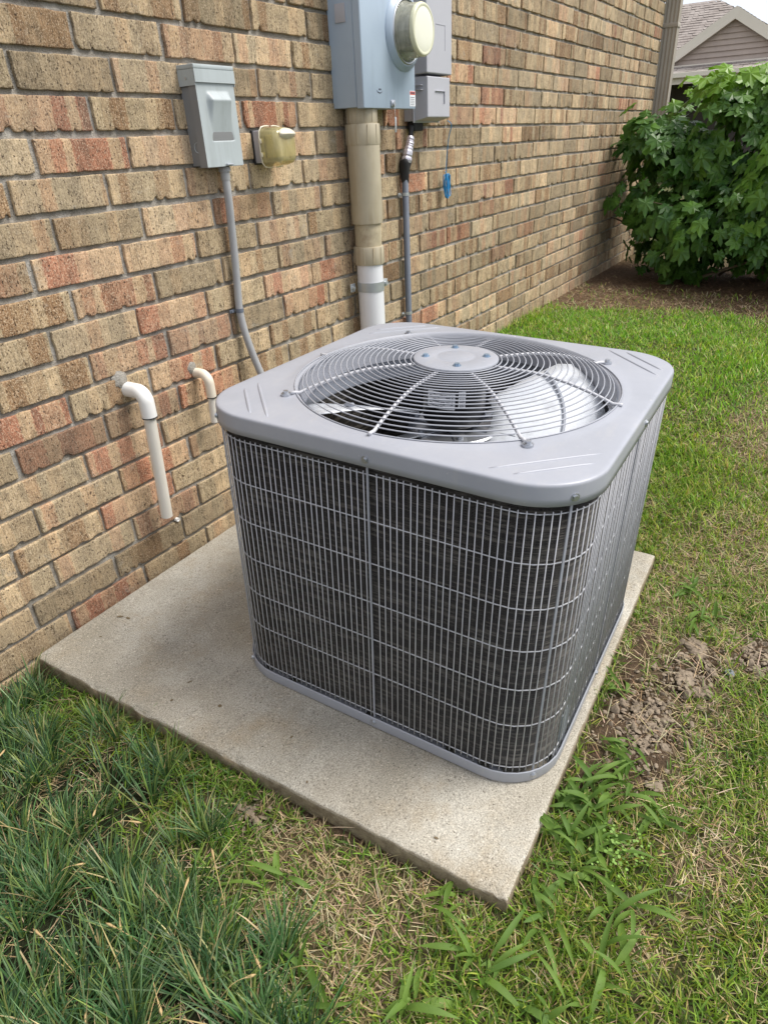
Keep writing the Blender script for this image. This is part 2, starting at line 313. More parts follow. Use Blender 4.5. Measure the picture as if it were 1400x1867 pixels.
class MB:
    def __init__(s): s.v = []; s.f = []; s.mi = []; s.cur = 0
    def _add(s, vs, fs):
        o = len(s.v); s.v += [tuple(v) for v in vs]; s.f += [tuple(i+o for i in f) for f in fs]; s.mi += [s.cur]*len(fs); return s
    def box(s, x0, x1, y0, y1, z0, z1, bev=0.0, rot=None, at=None):
        if bev <= 0:
            vs = [(x, y, z) for x in (x0, x1) for y in (y0, y1) for z in (z0, z1)]
            fs = [(0, 1, 3, 2), (4, 6, 7, 5), (0, 4, 5, 1), (2, 3, 7, 6), (0, 2, 6, 4), (1, 5, 7, 3)]
        else:
            b = min(bev, (x1-x0)/2.01, (y1-y0)/2.01, (z1-z0)/2.01)
            # rounded box as stack of octagonal loops
            def loop(ix, z):
                a0, a1, c0, c1 = x0+ix, x1-ix, y0+ix, y1-ix
                k = b*0.55 if ix < b*0.9 else b*0.9
                k = max(b-ix, b*0.15)
                return [(a0+k, c0, z), (a1-k, c0, z), (a1, c0+k, z), (a1, c1-k, z), (a1-k, c1, z), (a0+k, c1, z), (a0, c1-k, z), (a0, c0+k, z)]
            L = [loop(b*0.9, z0), loop(b*0.3, z0+b*0.3), loop(0, z0+b), loop(0, z1-b), loop(b*0.3, z1-b*0.3), loop(b*0.9, z1)]
            vs = [p for l in L for p in l]; fs = [tuple(range(7, -1, -1)), tuple(range(40, 48))]
            for i in range(5):
                for j in range(8):
                    k = (j+1) % 8; fs.append((i*8+j, i*8+k, i*8+8+k, i*8+8+j))
        if rot is not None:
            R_ = rot if isinstance(rot, Matrix) else Euler(rot).to_matrix()
            c = Vector(((x0+x1)/2, (y0+y1)/2, (z0+z1)/2)) if at is None else Vector(at)
            vs = [R_ @ (Vector(p)-c) + c for p in vs]
        return s._add(vs, fs)
    def tube(s, pts, r, n=8, closed=False, caps=True, rs=None):
        pts = [Vector(p) for p in pts]; m = len(pts); rings = []
        t0 = (pts[1]-pts[0]).normalized(); ref = Vector((0, 0, 1)) if abs(t0.z) < 0.9 else Vector((1, 0, 0))
        for i, p in enumerate(pts):
            if closed: t = (pts[(i+1) % m]-pts[i-1]).normalized()
            elif i == 0: t = (pts[1]-pts[0]).normalized()
            elif i == m-1: t = (pts[-1]-pts[-2]).normalized()
            else: t = ((pts[i+1]-p).normalized()+(p-pts[i-1]).normalized()).normalized()
            b = t.cross(ref).normalized(); a = b.cross(t).normalized(); ref = a if not closed else ref
            rr = rs[i] if rs else r
            rings.append([p+a*math.cos(2*PI*j/n)*rr+b*math.sin(2*PI*j/n)*rr for j in range(n)])
        vs = [q for rg in rings for q in rg]; fs = []
        for i in range(m if closed else m-1):
            k = (i+1) % m
            for j in range(n):
                l = (j+1) % n; fs.append((i*n+j, i*n+l, k*n+l, k*n+j))
        if caps and not closed: fs += [tuple(range(n-1, -1, -1)), tuple(range((m-1)*n, m*n))]
        return s._add(vs, fs)
    def lathe(s, prof, n=32, axis='z', c=(0, 0, 0), cap=False):
        vs = []; fs = []; m = len(prof)
        for r, z in prof:
            for j in range(n):
                a = 2*PI*j/n; x, y = r*math.cos(a), r*math.sin(a)
                p = (x, y, z) if axis == 'z' else ((x, -z, y) if axis == '-y' else (z, x, y))
                vs.append((p[0]+c[0], p[1]+c[1], p[2]+c[2]))
        for i in range(m-1):
            for j in range(n):
                l = (j+1) % n; fs.append((i*n+j, i*n+l, (i+1)*n+l, (i+1)*n+j))
        if cap: fs += [tuple(range(n-1, -1, -1)), tuple(range((m-1)*n, m*n))]
        return s._add(vs, fs)
    def mesh(s, name, mat, smooth=False):
        me = new_mesh(name, s.v, s.f, mat, smooth)
        if any(s.mi): me.polygons.foreach_set('material_index', s.mi)
        if smooth == 'auto':
            import bmesh
            bm = bmesh.new(); bm.from_mesh(me)
            bmesh.ops.recalc_face_normals(bm, faces=bm.faces)
            for e in bm.edges:
                if len(e.link_faces) == 2 and e.calc_face_angle(0) > 0.7: e.smooth = False
            bm.to_mesh(me); bm.free()
        return me
    def obj(s, name, mat, parent=None, smooth='auto', loc=None, rot=None, **props):
        return add(name, s.mesh(name, mat, smooth), parent, loc, rot, **props)

def vnoise(x, y, seed=0):                       # smooth value noise, numpy
    x = np.asarray(x, float); y = np.asarray(y, float)
    xi = np.floor(x).astype(np.int64); yi = np.floor(y).astype(np.int64); fx = x-xi; fy = y-yi
    fx = fx*fx*(3-2*fx); fy = fy*fy*(3-2*fy)
    def hsh(a, b):
        n = (a*374761393 + b*668265263 + seed*1442695041) & 0xffffffff
        n = ((n ^ (n >> 13))*1274126177) & 0xffffffff
        return ((n ^ (n >> 16)) & 0xffff)/65535.0
    return (hsh(xi, yi)*(1-fx)+hsh(xi+1, yi)*fx)*(1-fy) + (hsh(xi, yi+1)*(1-fx)+hsh(xi+1, yi+1)*fx)*fy
def fbm(x, y, seed=0, o=4):
    v = 0; a = 0.5
    for i in range(o): v = v+a*vnoise(x*2**i, y*2**i, seed+i*17); a *= 0.5
    return v/(1-0.5**o)

# ------------------------------------------------------------------ unit / slab frame (pad slopes 2 degrees away from the house)
UM = Matrix(((0.99965, -0.02627, 0.00264, 1.279584), (0.02635, 0.99902, -0.03558, -0.892532), (-0.00171, 0.03564, 0.99936, 0.0), (0, 0, 0, 1)))

# ------------------------------------------------------------------ ground
def gz(x, y):
    x = np.asarray(x, float); y = np.asarray(y, float)
    base = -0.020+0.024*np.clip(y, -1.6, 0.0)
    t = np.clip((x-1.75)/2.1, 0, 1); t = t*t*(3-2*t)
    rise = 0.195*t
    n = (fbm(x*3.1+5, y*3.1+9, 3, 4)-0.5)*0.030 + (fbm(x*19, y*19, 5, 3)-0.5)*0.010
    fade = np.clip(np.abs(y)/0.25, 0.25, 1)
    z = base+rise+n*fade
    # right of the pad the soil stands a little higher
    z = z+0.010*np.clip((-y-1.30)/0.12, 0, 1)*np.clip((x-0.8)/0.4, 0, 1)
    far = np.clip((np.hypot(x, y)-9)/10, 0, 1)
    z = z*(1-far)+0.10*far
    return z
def blob(x, y, cx, cy, rx, ry=None, ang=0.0, soft=0.5):
    ry = ry or rx; c, s_ = math.cos(ang), math.sin(ang); dx = x-cx; dy = y-cy
    u = (dx*c+dy*s_)/rx; v = (-dx*s_+dy*c)/ry
    d = np.sqrt(u*u+v*v)+(fbm(x*14+cx*7, y*14+cy*3, 11, 3)-0.5)*0.9
    return np.clip((1-d)/soft+0.5, 0, 1)
DIRT = [(1.22, -1.435, 0.15, 0.075, 0.15), (1.47, -1.50, 0.15, 0.08, -0.3), (1.60, -1.62, 0.10, 0.06, 0.0), (0.575, -0.80, 0.028, 0.05, 0.1),
        (0.56, -0.70, 0.02, 0.03, 0), (0.66, -0.98, 0.02, 0.2, 0.1), (0.50, -0.03, 0.12, 0.05, 0), (1.33, -1.36, 0.35, 0.03, 0.0)]
STRAW = [(0.58, -0.93, 0.09, 0.10, 0), (0.52, -1.06, 0.10, 0.12, 0), (0.45, -1.15, 0.08, 0.10, 0), (0.62, -1.17, 0.06, 0.10, 0), (1.30, -1.52, 0.25, 0.09, 0),
         (1.75, -1.38, 0.30, 0.07, 0), (2.3, -1.55, 0.5, 0.16, 0.1), (0.95, -1.62, 0.12, 0.06, 0), (1.1, -1.75, 0.12, 0.07, 0.5), (2.9, -1.5, 0.4, 0.2, 0), (1.95, -1.75, 0.3, 0.12, 0.2),
         (0.75, -1.55, 0.06, 0.05, 0.2), (3.5, -2.6, 0.6, 0.3, 0), (2.6, -2.4, 0.4, 0.25, 0)]
def f_dirt(x, y):
    d = 0
    for b in DIRT: d = np.maximum(d, blob(x, y, *b))
    bed = np.clip((x-4.25-(fbm(x*2, y*2, 31, 3)-0.5)*0.9)/0.35, 0, 1)*np.clip((7.0-x)/0.8, 0, 1)
    return np.maximum(d, bed)
def f_straw(x, y):
    d = 0
    for b in STRAW: d = np.maximum(d, blob(x, y, *b, soft=0.9))
    return np.maximum(d, np.clip((fbm(x*4.2+3, y*4.2+1, 23, 4)-0.55)*5, 0, 0.8)*np.clip((3.4-x)/0.8, 0, 1))
def f_fescue(x, y):        # tall clumps left of the pad
    edge = np.interp(y, [-2.6, -1.5, -1.20, -1.02, -0.90, -0.75, -0.62, -0.5, -0.2, 0.0], [-0.1, 0.2, 0.38, 0.46, 0.46, 0.47, 0.56, 0.62, 0.60, 0.57])
    return np.clip((edge-x+(fbm(x*12, y*12, 41, 3)-0.5)*0.26)/0.12, 0, 1)
def in_pad(x, y, m=0.0):
    lx = (x-1.2796)*0.99965+(y+0.8925)*0.0263; ly = -(x-1.2796)*0.0263+(y+0.8925)*0.99965
    xl = -0.617-0.022*np.clip(ly/0.88, 0, 1)
    return (lx > xl-m) & (lx < 0.648+m) & (ly > -0.418-m) & (y < 0.2)

def build_ground():
    def axis(lo, hi, a, b, fine, coarse):
        v_ = list(np.arange(a, b, fine)); s_ = fine
        p = a
        while p > lo: s_ *= 1.22; p -= s_; v_.insert(0, p)
        s_ = fine; p = v_[-1]
        while p < hi: s_ *= 1.22; p += s_; v_.append(p)
        return np.array(v_)
    X = axis(-90, 160, -0.3, 2.6, 0.018, 1); Y = axis(-120, 120, -2.2, 0.05, 0.018, 1)
    gx, gy = np.meshgrid(X, Y, indexing='ij'); z = gz(gx, gy)
    pad = in_pad(gx, gy, -0.03); z = np.where(pad, np.minimum(z, -0.075), z)
    d = f_dirt(gx, gy); near = np.clip((3-gx)/1, 0, 1)
    z = z+d*near*(fbm(gx*30, gy*30, 77, 3)-0.45)*0.035*(~pad)
    st = f_straw(gx, gy); fs = f_fescue(gx, gy)
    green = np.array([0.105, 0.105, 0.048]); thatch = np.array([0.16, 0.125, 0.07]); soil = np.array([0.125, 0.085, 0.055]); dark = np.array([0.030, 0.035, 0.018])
    bed = np.clip((gx-4.3)/0.4, 0, 1)
    soilc = soil*(1-bed[..., None])+np.array([0.175, 0.115, 0.072])*bed[..., None]
    c = green*np.ones(gx.shape+(3,)); c = c*(1-st[..., None])+thatch*st[..., None]
    c = c*(1-fs[..., None])+dark*fs[..., None]; c = c*(1-d[..., None])+soilc*d[..., None]  # shade between the tall clumps is put into a near-black ground colour
    nx, ny = len(X), len(Y)
    V = np.stack([gx, gy, z], -1).reshape(-1, 3); idx = np.arange(nx*ny).reshape(nx, ny)
    Fq = np.stack([idx[:-1, :-1], idx[1:, :-1], idx[1:, 1:], idx[:-1, 1:]], -1).reshape(-1, 4)
    C4 = np.concatenate([c.reshape(-1, 3), np.ones((nx*ny, 1))], 1)
    me = fast_mesh('ground', V, Fq, M['ground'], {'cover': C4}, True)
    add('ground', me, kind='structure')
def fast_mesh(name, V, F, mat, attr=None, smooth=False):
    V = np.asarray(V, np.float32); F = np.asarray(F, np.int32); k = F.shape[1]
    me = bpy.data.meshes.new(name); me.vertices.add(len(V)); me.vertices.foreach_set('co', V.ravel())
    me.loops.add(F.size); me.loops.foreach_set('vertex_index', F.ravel()); me.polygons.add(len(F))
    me.polygons.foreach_set('loop_start', np.arange(0, F.size, k, dtype=np.int32))
    me.polygons.foreach_set('loop_total', np.full(len(F), k, np.int32))
    me.update(calc_edges=True); me.materials.append(mat)
    if smooth: me.shade_smooth()
    for kk, arr in (attr or {}).items():
        a = me.color_attributes.new(kk, 'FLOAT_COLOR', 'POINT'); a.data.foreach_set('color', np.asarray(arr, np.float32).ravel())
    return me
build_ground()

# ------------------------------------------------------------------ brick wall
h = 0.0813; BL = 3.19*h; J = 0.0105; WX0, WX1 = -0.75, 6.71
wall = thing('brick_wall', 'tan and red flashed brick house wall running back from the left of the air conditioner', 'wall')
core = MB().box(WX0, WX1-0.012, 0.0085, 0.20, -0.30, 2.78)
core.obj('mortar', M['mortar'], wall, smooth=False)

def brick_mesh_data(L, H_, nx, nz, seed):
    rg = np.random.default_rng(seed)
    xs = np.concatenate([[0, 0.0016], np.linspace(0.004, L-0.004, nx-3), [L-0.0016, L]]); zs = np.concatenate([[0, 0.0016], np.linspace(0.0045, H_-0.0045, nz-3), [H_-0.0016, H_]])
    gx, gz_ = np.meshgrid(xs, zs, indexing='ij')
    s1 = rg.integers(0, 9999)
    fold = (vnoise(gx*38, gz_*3.0+s1, s1)-0.5)*0.0014 + (vnoise(gx*110, gz_*9, s1+5)-0.5)*0.0012
    step = (vnoise(np.floor(gx*26+s1 % 7)*1.0+0.5, gz_*0+3, s1+9)-0.5)*0.0016
    y = fold+step
    # ragged bottom lip
    lip = np.clip(vnoise(gx*70, gx*0+1, s1+2)-0.70, 0, 1)*0.040*(rg.random()**1.6*1.2+0.12) + vnoise(gx*230, gx*0, s1+3)*0.0013
    w = np.clip(1-gz_/(0.20*H_), 0, 1)
    gzz = gz_+lip*w**1.0
    topw = np.clip(1-(H_-gz_)/(0.2*H_), 0, 1)
    gzz = gzz-topw*(vnoise(gx*45, gx*0+7, s1+4))*0.0022
    sw = np.clip(1-gx/(0.03), 0, 1)*(gx < 0.03); ew = np.clip(1-(L-gx)/0.03, 0, 1)
    gxx = gx+sw*vnoise(gz_*60, gz_*0, s1+6)*0.003-ew*vnoise(gz_*60, gz_*0, s1+8)*0.003
    # rounded arrises
    y = y+(vnoise(gx*190, gz_*150, s1+12)-0.5)*0.0012+np.clip(lip-0.002, 0, 1)*w*0.5
    ex = np.minimum(gx, L-gx); ez = np.minimum(gz_, H_-gz_)
    e = np.clip(1-np.minimum(ex, ez)/0.0018, 0, 1); y = y+e*0.0008
    V = [np.stack([gxx, y, gzz], -1).reshape(-1, 3)]
    idx = np.arange((nx+1)*(nz+1)).reshape(nx+1, nz+1)
    F = [np.stack([idx[:-1, :-1], idx[1:, :-1], idx[1:, 1:], idx[:-1, 1:]], -1).reshape(-1, 4)]
    loop = list(idx[:, 0])+list(idx[-1, 1:])+list(idx[-2::-1, -1])+list(idx[0, -2:0:-1])
    b = V[0][loop].copy(); b[:, 1] = 0.016; n0 = len(V[0]); V.append(b)
    nL = len(loop); lp = np.array(loop); bi = n0+np.arange(nL)
    F.append(np.stack([lp, bi, np.roll(bi, -1), np.roll(lp, -1)], -1))
    return np.concatenate(V), np.concatenate(F)

def project(x, y, z):
    d = Vector((x, y, z))-CAM; q = d.dot(fw)
    if q <= 0.05: return None
    return 700+F_PX*d.dot(rt)/q, 933.5-F_PX*d.dot(up)/q, q
bricks = []
reds = [(190, 490, 1), (215, 540, 1), (60, 300, 0), (20, 520, 1), (60, 780, 1), (230, 770, 1), (10, 130, 1), (230, 230, 0)]
for k in range(-17, 19):
    zb = (17.03-k-1)*h+J/2; zt = zb+h-J
    if zt > 2.76: continue
    ph = (11.3 if k % 2 else 12.36)*h
    n0 = math.ceil((WX0-ph)/BL)-1; x = ph+n0*BL
    while x < WX1-0.02:
        a = max(x+J/2+rng.normal(0, 0.0012), WX0); b = min(x+BL-J/2+rng.normal(0, 0.0012), WX1)
        if b-a > 0.03: bricks.append((a, b, zb+rng.normal(0, 0.0010), H_ := zt-zb))
        x += BL
def bsize(t):
    best = 0
    for xx in (t[0], (t[0]+t[1])/2, t[1]):
        p = project(xx, 0, t[2]+0.035)
        if p and -30 < p[0] < 1430 and -30 < p[1] < 1900: best = max(best, 1/p[2]**2*(1.55/math.hypot(xx, 1.55)))
    return best
bricks.sort(key=bsize, reverse=True)
RED_PX = [(215, 542), (130, 492), (12, 125), (35, 235), (90, 235), (60, 775), (190, 500), (215, 775), (560, 495), (575, 560), (330, 75), (20, 520), (300, 800), (255, 655),
          (560, 690), (590, 500), (300, 590), (480, 365), (350, 690), (930, 250), (945, 70), (900, 175), (845, 210), (870, 355), (765, 260), (780, 330), (150, 1160), (230, 1090), (330, 930), (380, 650)]
def is_red(t):
    pa, pb = project(t[0], 0, t[2]), project(t[1], 0, t[2]+t[3])
    if not pa or not pb: return rng.random() < 0.16
    for px, py in RED_PX:
        if pa[0] <= px <= pb[0] and min(pa[1], pb[1])-4 < py < max(pa[1], pb[1])+4:
            c = project((t[0]+t[1])/2, 0, t[2]+t[3]/2)
            return True
    return rng.random() < 0.06
SV, SF, SA = [], [], []; so = 0
for i, t in enumerate(bricks):
    near = i < 300
    V, Fq = brick_mesh_data(t[1]-t[0], t[3], 42 if near else 16, 12 if near else 6, i)
    rr = 0.80+rng.random()*0.2 if is_red(t) else rng.random()*0.69
    col = np.tile([rr, rng.random(), rng.random(), 1], (len(V), 1))
    proud = rng.normal(0, 0.0012)
    if near:
        me = fast_mesh('brick', V, Fq, M['brick'], {'rnd': col}, False)
        add('brick', me, wall, loc=(t[0], proud, t[2]))
    else:
        SV.append(V+np.array([t[0], proud, t[2]])); SF.append(Fq+so); SA.append(col); so += len(V)
me = fast_mesh('far_bricks', np.concatenate(SV), np.concatenate(SF), M['brick'], {'rnd': np.concatenate(SA)}, False)
add('brick_courses', me, wall, kind='stuff')
# mortar squeezed round the two pipe holes
for cx, cz, rr in ((1.082, 0.640, 0.030), (1.332, 0.606, 0.026)):
    V = []; n = 14
    V.append((0, -0.004, 0))
    for j in range(n):
        a = 2*PI*j/n; q = rr*(0.75+0.4*rng.random()); V.append((q*math.cos(a)*0.9, 0.004, q*math.sin(a)))
    for j in range(n):
        a = 2*PI*j/n; V.insert(1+j, (V[0][0]+rr*0.55*math.cos(a), -0.0045+0.002*rng.random(), rr*0.6*math.sin(a)))
    F_ = [(0, 1+(j+1) % n, 1+j) for j in range(n)]+[(1+j, 1+(j+1) % n, 1+n+(j+1) % n, 1+n+j) for j in range(n)]
    add('mortar_patch', new_mesh('mortar_patch', V, F_, M['mortar'], True), wall, loc=(cx, 0, cz))

# ------------------------------------------------------------------ concrete pad
def build_pad():
    N = 150; rim = 0.010
    u = np.concatenate([[0, .002, .005, .009, .014, .02], np.linspace(.03, .97, N), [.98, .986, .991, .995, .998, 1]])
    n = len(u); U, Vv = np.meshgrid(u, u, indexing='ij')
    ly = -0.418+Vv*(0.8845+0.418)
    xl = -0.617-0.024*Vv; x = xl+U*(0.648-xl)
    j1 = (fbm(ly*22, ly*0, 3, 4)-0.5)*0.0035; j2 = (fbm(x*22, x*0, 8, 4)-0.5)*0.0035
    x = x+np.clip(1-U/0.03, 0, 1)*j1+np.clip(1-(1-U)/0.03, 0, 1)*j1
    ly = ly+np.clip(1-Vv/0.03, 0, 1)*j2
    dx = np.minimum(x-(-0.617-0.024*Vv), 0.648-x); dy = ly+0.418
    d = np.clip(np.minimum(dx, dy), 0, 1); e = np.clip(1-d/rim, 0, 1)
    z = -0.0035*e*e + (fbm(x*2.5, ly*2.5, 4, 3)-0.5)*0.006*np.clip(d/0.1, 0, 1)*0.6+(fbm(x*60, ly*60, 9, 2)-0.5)*0.0012
    chip = np.clip(fbm(x*30, ly*30, 19, 3)-0.60, 0, 1)*np.clip(1-d/0.02, 0, 1)*0.035; z = z-chip
    V = np.stack([x, ly, z], -1).reshape(-1, 3); idx = np.arange(n*n).reshape(n, n)
    F = [np.stack([idx[:-1, :-1], idx[1:, :-1], idx[1:, 1:], idx[:-1, 1:]], -1).reshape(-1, 4)]
    loop = np.array(list(idx[:, 0])+list(idx[-1, 1:])+list(idx[-2::-1, -1])+list(idx[0, -2:0:-1]))
    prev = loop; off = n*n; VV = [V]
    for s_, zz in ((0.0022, -0.009), (0.003, -0.03), (0.0, -0.055), (-0.004, -0.10)):
        b = V[loop].copy(); c = np.array([0.0, 0.23]); dd = b[:, :2]-c; dd /= np.linalg.norm(dd, axis=1)[:, None]
        nzz = (fbm(b[:, 0]*40+zz*900, b[:, 1]*40, 29, 3)-0.5)*0.0026
        b[:, :2] += dd*(s_+nzz)[:, None]; b[:, 2] = zz+(fbm(b[:, 0]*12, b[:, 1]*12, 33, 2)-0.5)*0.0015
        bi = off+np.arange(len(loop)); off += len(loop); VV.append(b)
        F.append(np.stack([prev, bi, np.roll(bi, -1), np.roll(prev, -1)], -1)); prev = bi
    me = fast_mesh('concrete_pad', np.concatenate(VV), np.concatenate(F), M['concrete'], smooth=True)
    o = add('concrete_pad', me, label='sand coloured concrete pad lying under the air conditioner against the wall', category='concrete pad')
    o.matrix_world = UM
build_pad()

# ------------------------------------------------------------------ air conditioner
A = 0.403; RC = 0.130; YX = 1.042; CY = 0.008; ZC, ZT = 0.667, 0.707
def rsq_theta(a, r, th):                       # distance from centre to rounded square boundary along angle th
    c, s_ = abs(math.cos(th)), abs(math.sin(th)); k = a-r
    if c >= s_: x = a; y = a*s_/c
    else: y = a; x = a*c/s_
    if x > k and y > k:
        # intersect ray with corner circle
        b = -(k*c+k*s_); cc = 2*k*k-r*r; t = -b+math.sqrt(max(b*b-cc, 0)); x, y = t*c, t*s_
    return math.copysign(x, math.cos(th)), (y*YX if math.sin(th) > 0 else -y)
def rsq_path(a, r, step):                      # points along the perimeter at equal spacing, with outward normals
    segs = []; k = a-r
    dense = []
    for q in range(4):
        rot = q*PI/2
        pts = [((a, y), 0.0) for y in np.linspace(-k, k, 120, endpoint=False)]
        pts += [((k+r*math.cos(t), k+r*math.sin(t)), t) for t in np.linspace(0, PI/2, 60, endpoint=False)]
        for (x, y), t in pts:
            dense.append((x*math.cos(rot)-y*math.sin(rot), x*math.sin(rot)+y*math.cos(rot), t+rot))
    dense.append(dense[0][:2]+(dense[0][2]+2*PI,))
    d = np.array(dense); d[:, 1] *= np.where(d[:, 1] > 0, YX, 1); s_ = np.concatenate([[0], np.cumsum(np.hypot(*np.diff(d[:, :2], axis=0).T))])
    n = round(s_[-1]/step); u = np.arange(n)*s_[-1]/n
    return [(np.interp(v_, s_, d[:, 0]), np.interp(v_, s_, d[:, 1]), np.interp(v_, s_, d[:, 2])) for v_ in u]
ac = thing('air_conditioner', 'large square grey outdoor air conditioner with round fan guard on the concrete pad', 'air conditioner')
ac.matrix_world = UM

def cover():
    N = 192; ths = [2*PI*j/N for j in range(N)]
    loops = []
    def circ(r, z): loops.append([(r*math.cos(t), CY+r*math.sin(t), z) for t in ths])
    def sq(a, z): loops.append([(*rsq_theta(a, RC-(A-a), t), z) for t in ths])
    circ(0.336, 0.655); circ(0.342, 0.690); circ(0.345, 0.702); circ(0.350, 0.7085); circ(0.357, 0.7095); circ(0.365, 0.7075)
    for m_ in (0.25, 0.5, 0.75):
        loops.append([tuple((np.array((0.365*math.cos(t), CY+0.365*math.sin(t)))*(1-m_)+np.array(rsq_theta(0.388, RC-0.015, t))*m_)) + (0.7072,) for t in ths])
    sq(0.393, 0.7072); sq(0.3985, 0.7068); sq(0.4012, 0.7056); sq(0.4028, 0.7034); sq(0.4033, 0.7000); sq(0.4034, 0.680); sq(0.4042, 0.667); sq(0.4005, 0.6665); sq(0.3995, 0.685)
    V = [p for l in loops for p in l]; F_ = []
    for i in range(len(loops)-1):
        for j in range(N):
            k = (j+1) % N; F_.append((i*N+j, i*N+k, (i+1)*N+k, (i+1)*N+j))
    # drop degenerate overlap
    me = new_mesh('top_cover', V, F_, M['unit'], True)
    import bmesh
    bm = bmesh.new(); bm.from_mesh(me); bmesh.ops.recalc_face_normals(bm, faces=bm.faces); bm.to_mesh(me); bm.free()
    return me
top = add('top_cover', cover(), ac)
# pressed ridges across the corners
for q in range(4):
    a0 = q*PI/2+PI/4
    for rr, hl in ((0.431, 0.104), (0.462, 0.074)):
        pts = []; rs = []
        n = 13
        for j in range(n):
            t = -hl+2*hl*j/(n-1); k = 1-(abs(t)/hl)**6
            c, s_ = math.cos(a0), math.sin(a0)
            pts.append((rr*c-t*s_, rr*s_+t*c, 0.7052+0.0006*k)); rs.append(0.0022+0.0018*k)
        MB().tube(pts, 0.007, 8, rs=rs).obj('pressed_ridge', M['unit'], top, smooth=True)
# skirt screws
def hexbolt(mb, c, nrm, r=0.0048, t=0.004, washer=True):
    nrm = Vector(nrm).normalized(); c = Vector(c)
    if washer: mb.tube([c-nrm*0.0006, c+nrm*0.0010], r*1.55, 14)
    mb.tube([c, c+nrm*t], r, 6)
for q in range(8):
    th = q*PI/4+0.02
    x, y = rsq_theta(A+0.0008, RC, th); nx_ = (math.cos(q*PI/4), math.sin(q*PI/4), 0)
    hexbolt_mb = MB(); hexbolt(hexbolt_mb, (x, y, 0.681), nx_); hexbolt_mb.obj('screw', M['zinc'], top)
# base pan: lip, floor ring with slots
def pan():
    mb = MB(); N = 128; ths = [2*PI*j/N for j in range(N)]
    prof = [(0.4005, 0.0015), (0.4025, 0.0045), (0.4025, 0.031), (0.4010, 0.0325), (0.3992, 0.031), (0.3992, 0.020)]
    prof += [(0.380, 0.019)]
    V = []
    for a, z in prof:
        for t in ths: V.append((*rsq_theta(a, RC-(A-a), t), z))
    F_ = []
    for i in range(len(prof)-1):
        for j in range(N):
            if i == 5 and (((j*7) % 23) in (3, 4, 5) or 78 <= j <= 82 or j in (84,)): continue
            k = (j+1) % N; F_.append((i*N+j, i*N+k, (i+1)*N+k, (i+1)*N+j))
    mb._add(V, F_)
    return mb
base = pan().obj('base_pan', M['unit'], ac)
fl = MB(); fl._add([(*rsq_theta(0.374, RC-0.029, 2*PI*j/64), 0.012) for j in range(64)], [tuple(range(64))]); fl.obj('pan_floor', M['black'], base, smooth=False)
for q in range(8):
    th = q*PI/4+0.02
    x, y = rsq_theta(0.4028, RC, th); mb = MB(); hexbolt(mb, (x, y, 0.019), (math.cos(q*PI/4), math.sin(q*PI/4), 0)); mb.obj('screw', M['zinc'], base)
# wire grille
AW = 0.3955
HZ = [0.647, 0.549, 0.452, 0.355, 0.258, 0.161, 0.040]
for z in HZ:
    pts = [(x, y, z) for x, y, _ in rsq_path(AW-0.0021, RC-0.009, 0.03)]
    MB().tube(pts, 0.0013, 6, closed=True).obj('horizontal_wire', M['wire'], ac, smooth=True)
vw = MB().tube([(0, 0, 0.026), (0, 0, 0.35), (0, 0, 0.654)], 0.00112, 6).mesh('vertical_wire', M['wire'], True)
path = rsq_path(AW+0.0008, RC-0.007, 0.01405); nW = len(path)
seams = []
for q in range(8):
    th = q*PI/4+0.02
    sx, sy = rsq_theta(AW+0.0012, RC-0.007, th); seams.append((sx, sy, q*PI/4))
for x, y, t in path:
    if any(math.hypot(x-s_[0], y-s_[1]) < 0.0062 for s_ in seams): continue
    add('vertical_wire', vw, ac, loc=(x+rng.normal(0, 0.00035), y+rng.normal(0, 0.00035), 0))
for sx, sy, t in seams:
    mb = MB().box(-0.0018, 0.0012, -0.0022, 0.0022, 0.024, 0.672, 0.0006)
    mb.obj('seam_bar', M['unit'], ac, loc=(sx, sy, 0), rot=(0, 0, t))
# condenser coil: ridged fin pack behind the wires
def coil():
    ths = [2*PI*j/96 for j in range(96)]; V = []; F_ = []; rows = []
    z = 0.03; i = 0
    while z < 0.664:
        rows.append((0.390 if i % 2 else 0.386, z)); z += 0.0026; i += 1
    rows += [(0.390, 0.664), (0.350, 0.664), (0.350, 0.03)]
    for a, z in rows:
        for t in ths: V.append((*rsq_theta(a, 0.119-(0.390-a), t), z))
    n = 96
    for i in range(len(rows)-1):
        for j in range(n):
            k = (j+1) % n; F_.append((i*n+j, i*n+k, (i+1)*n+k, (i+1)*n+j))
    return new_mesh('coil', V, F_, M['coil'], False)
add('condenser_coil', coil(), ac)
# end plate of the coil, seen through the wires at the near right corner
MB().box(-0.020, 0.020, -0.0012, 0.0012, 0.028, 0.115).obj('coil_end_plate', M['pan'], ac, loc=(-0.245, -0.3925, 0), rot=(0, 0, 0.0))
# fan shroud
MB().lathe([(0.344, 0.704), (0.349, 0.68), (0.349, 0.608), (0.352, 0.602)], 72).obj('fan_shroud', M['venturi'], ac, loc=(0, CY, 0), smooth=True)
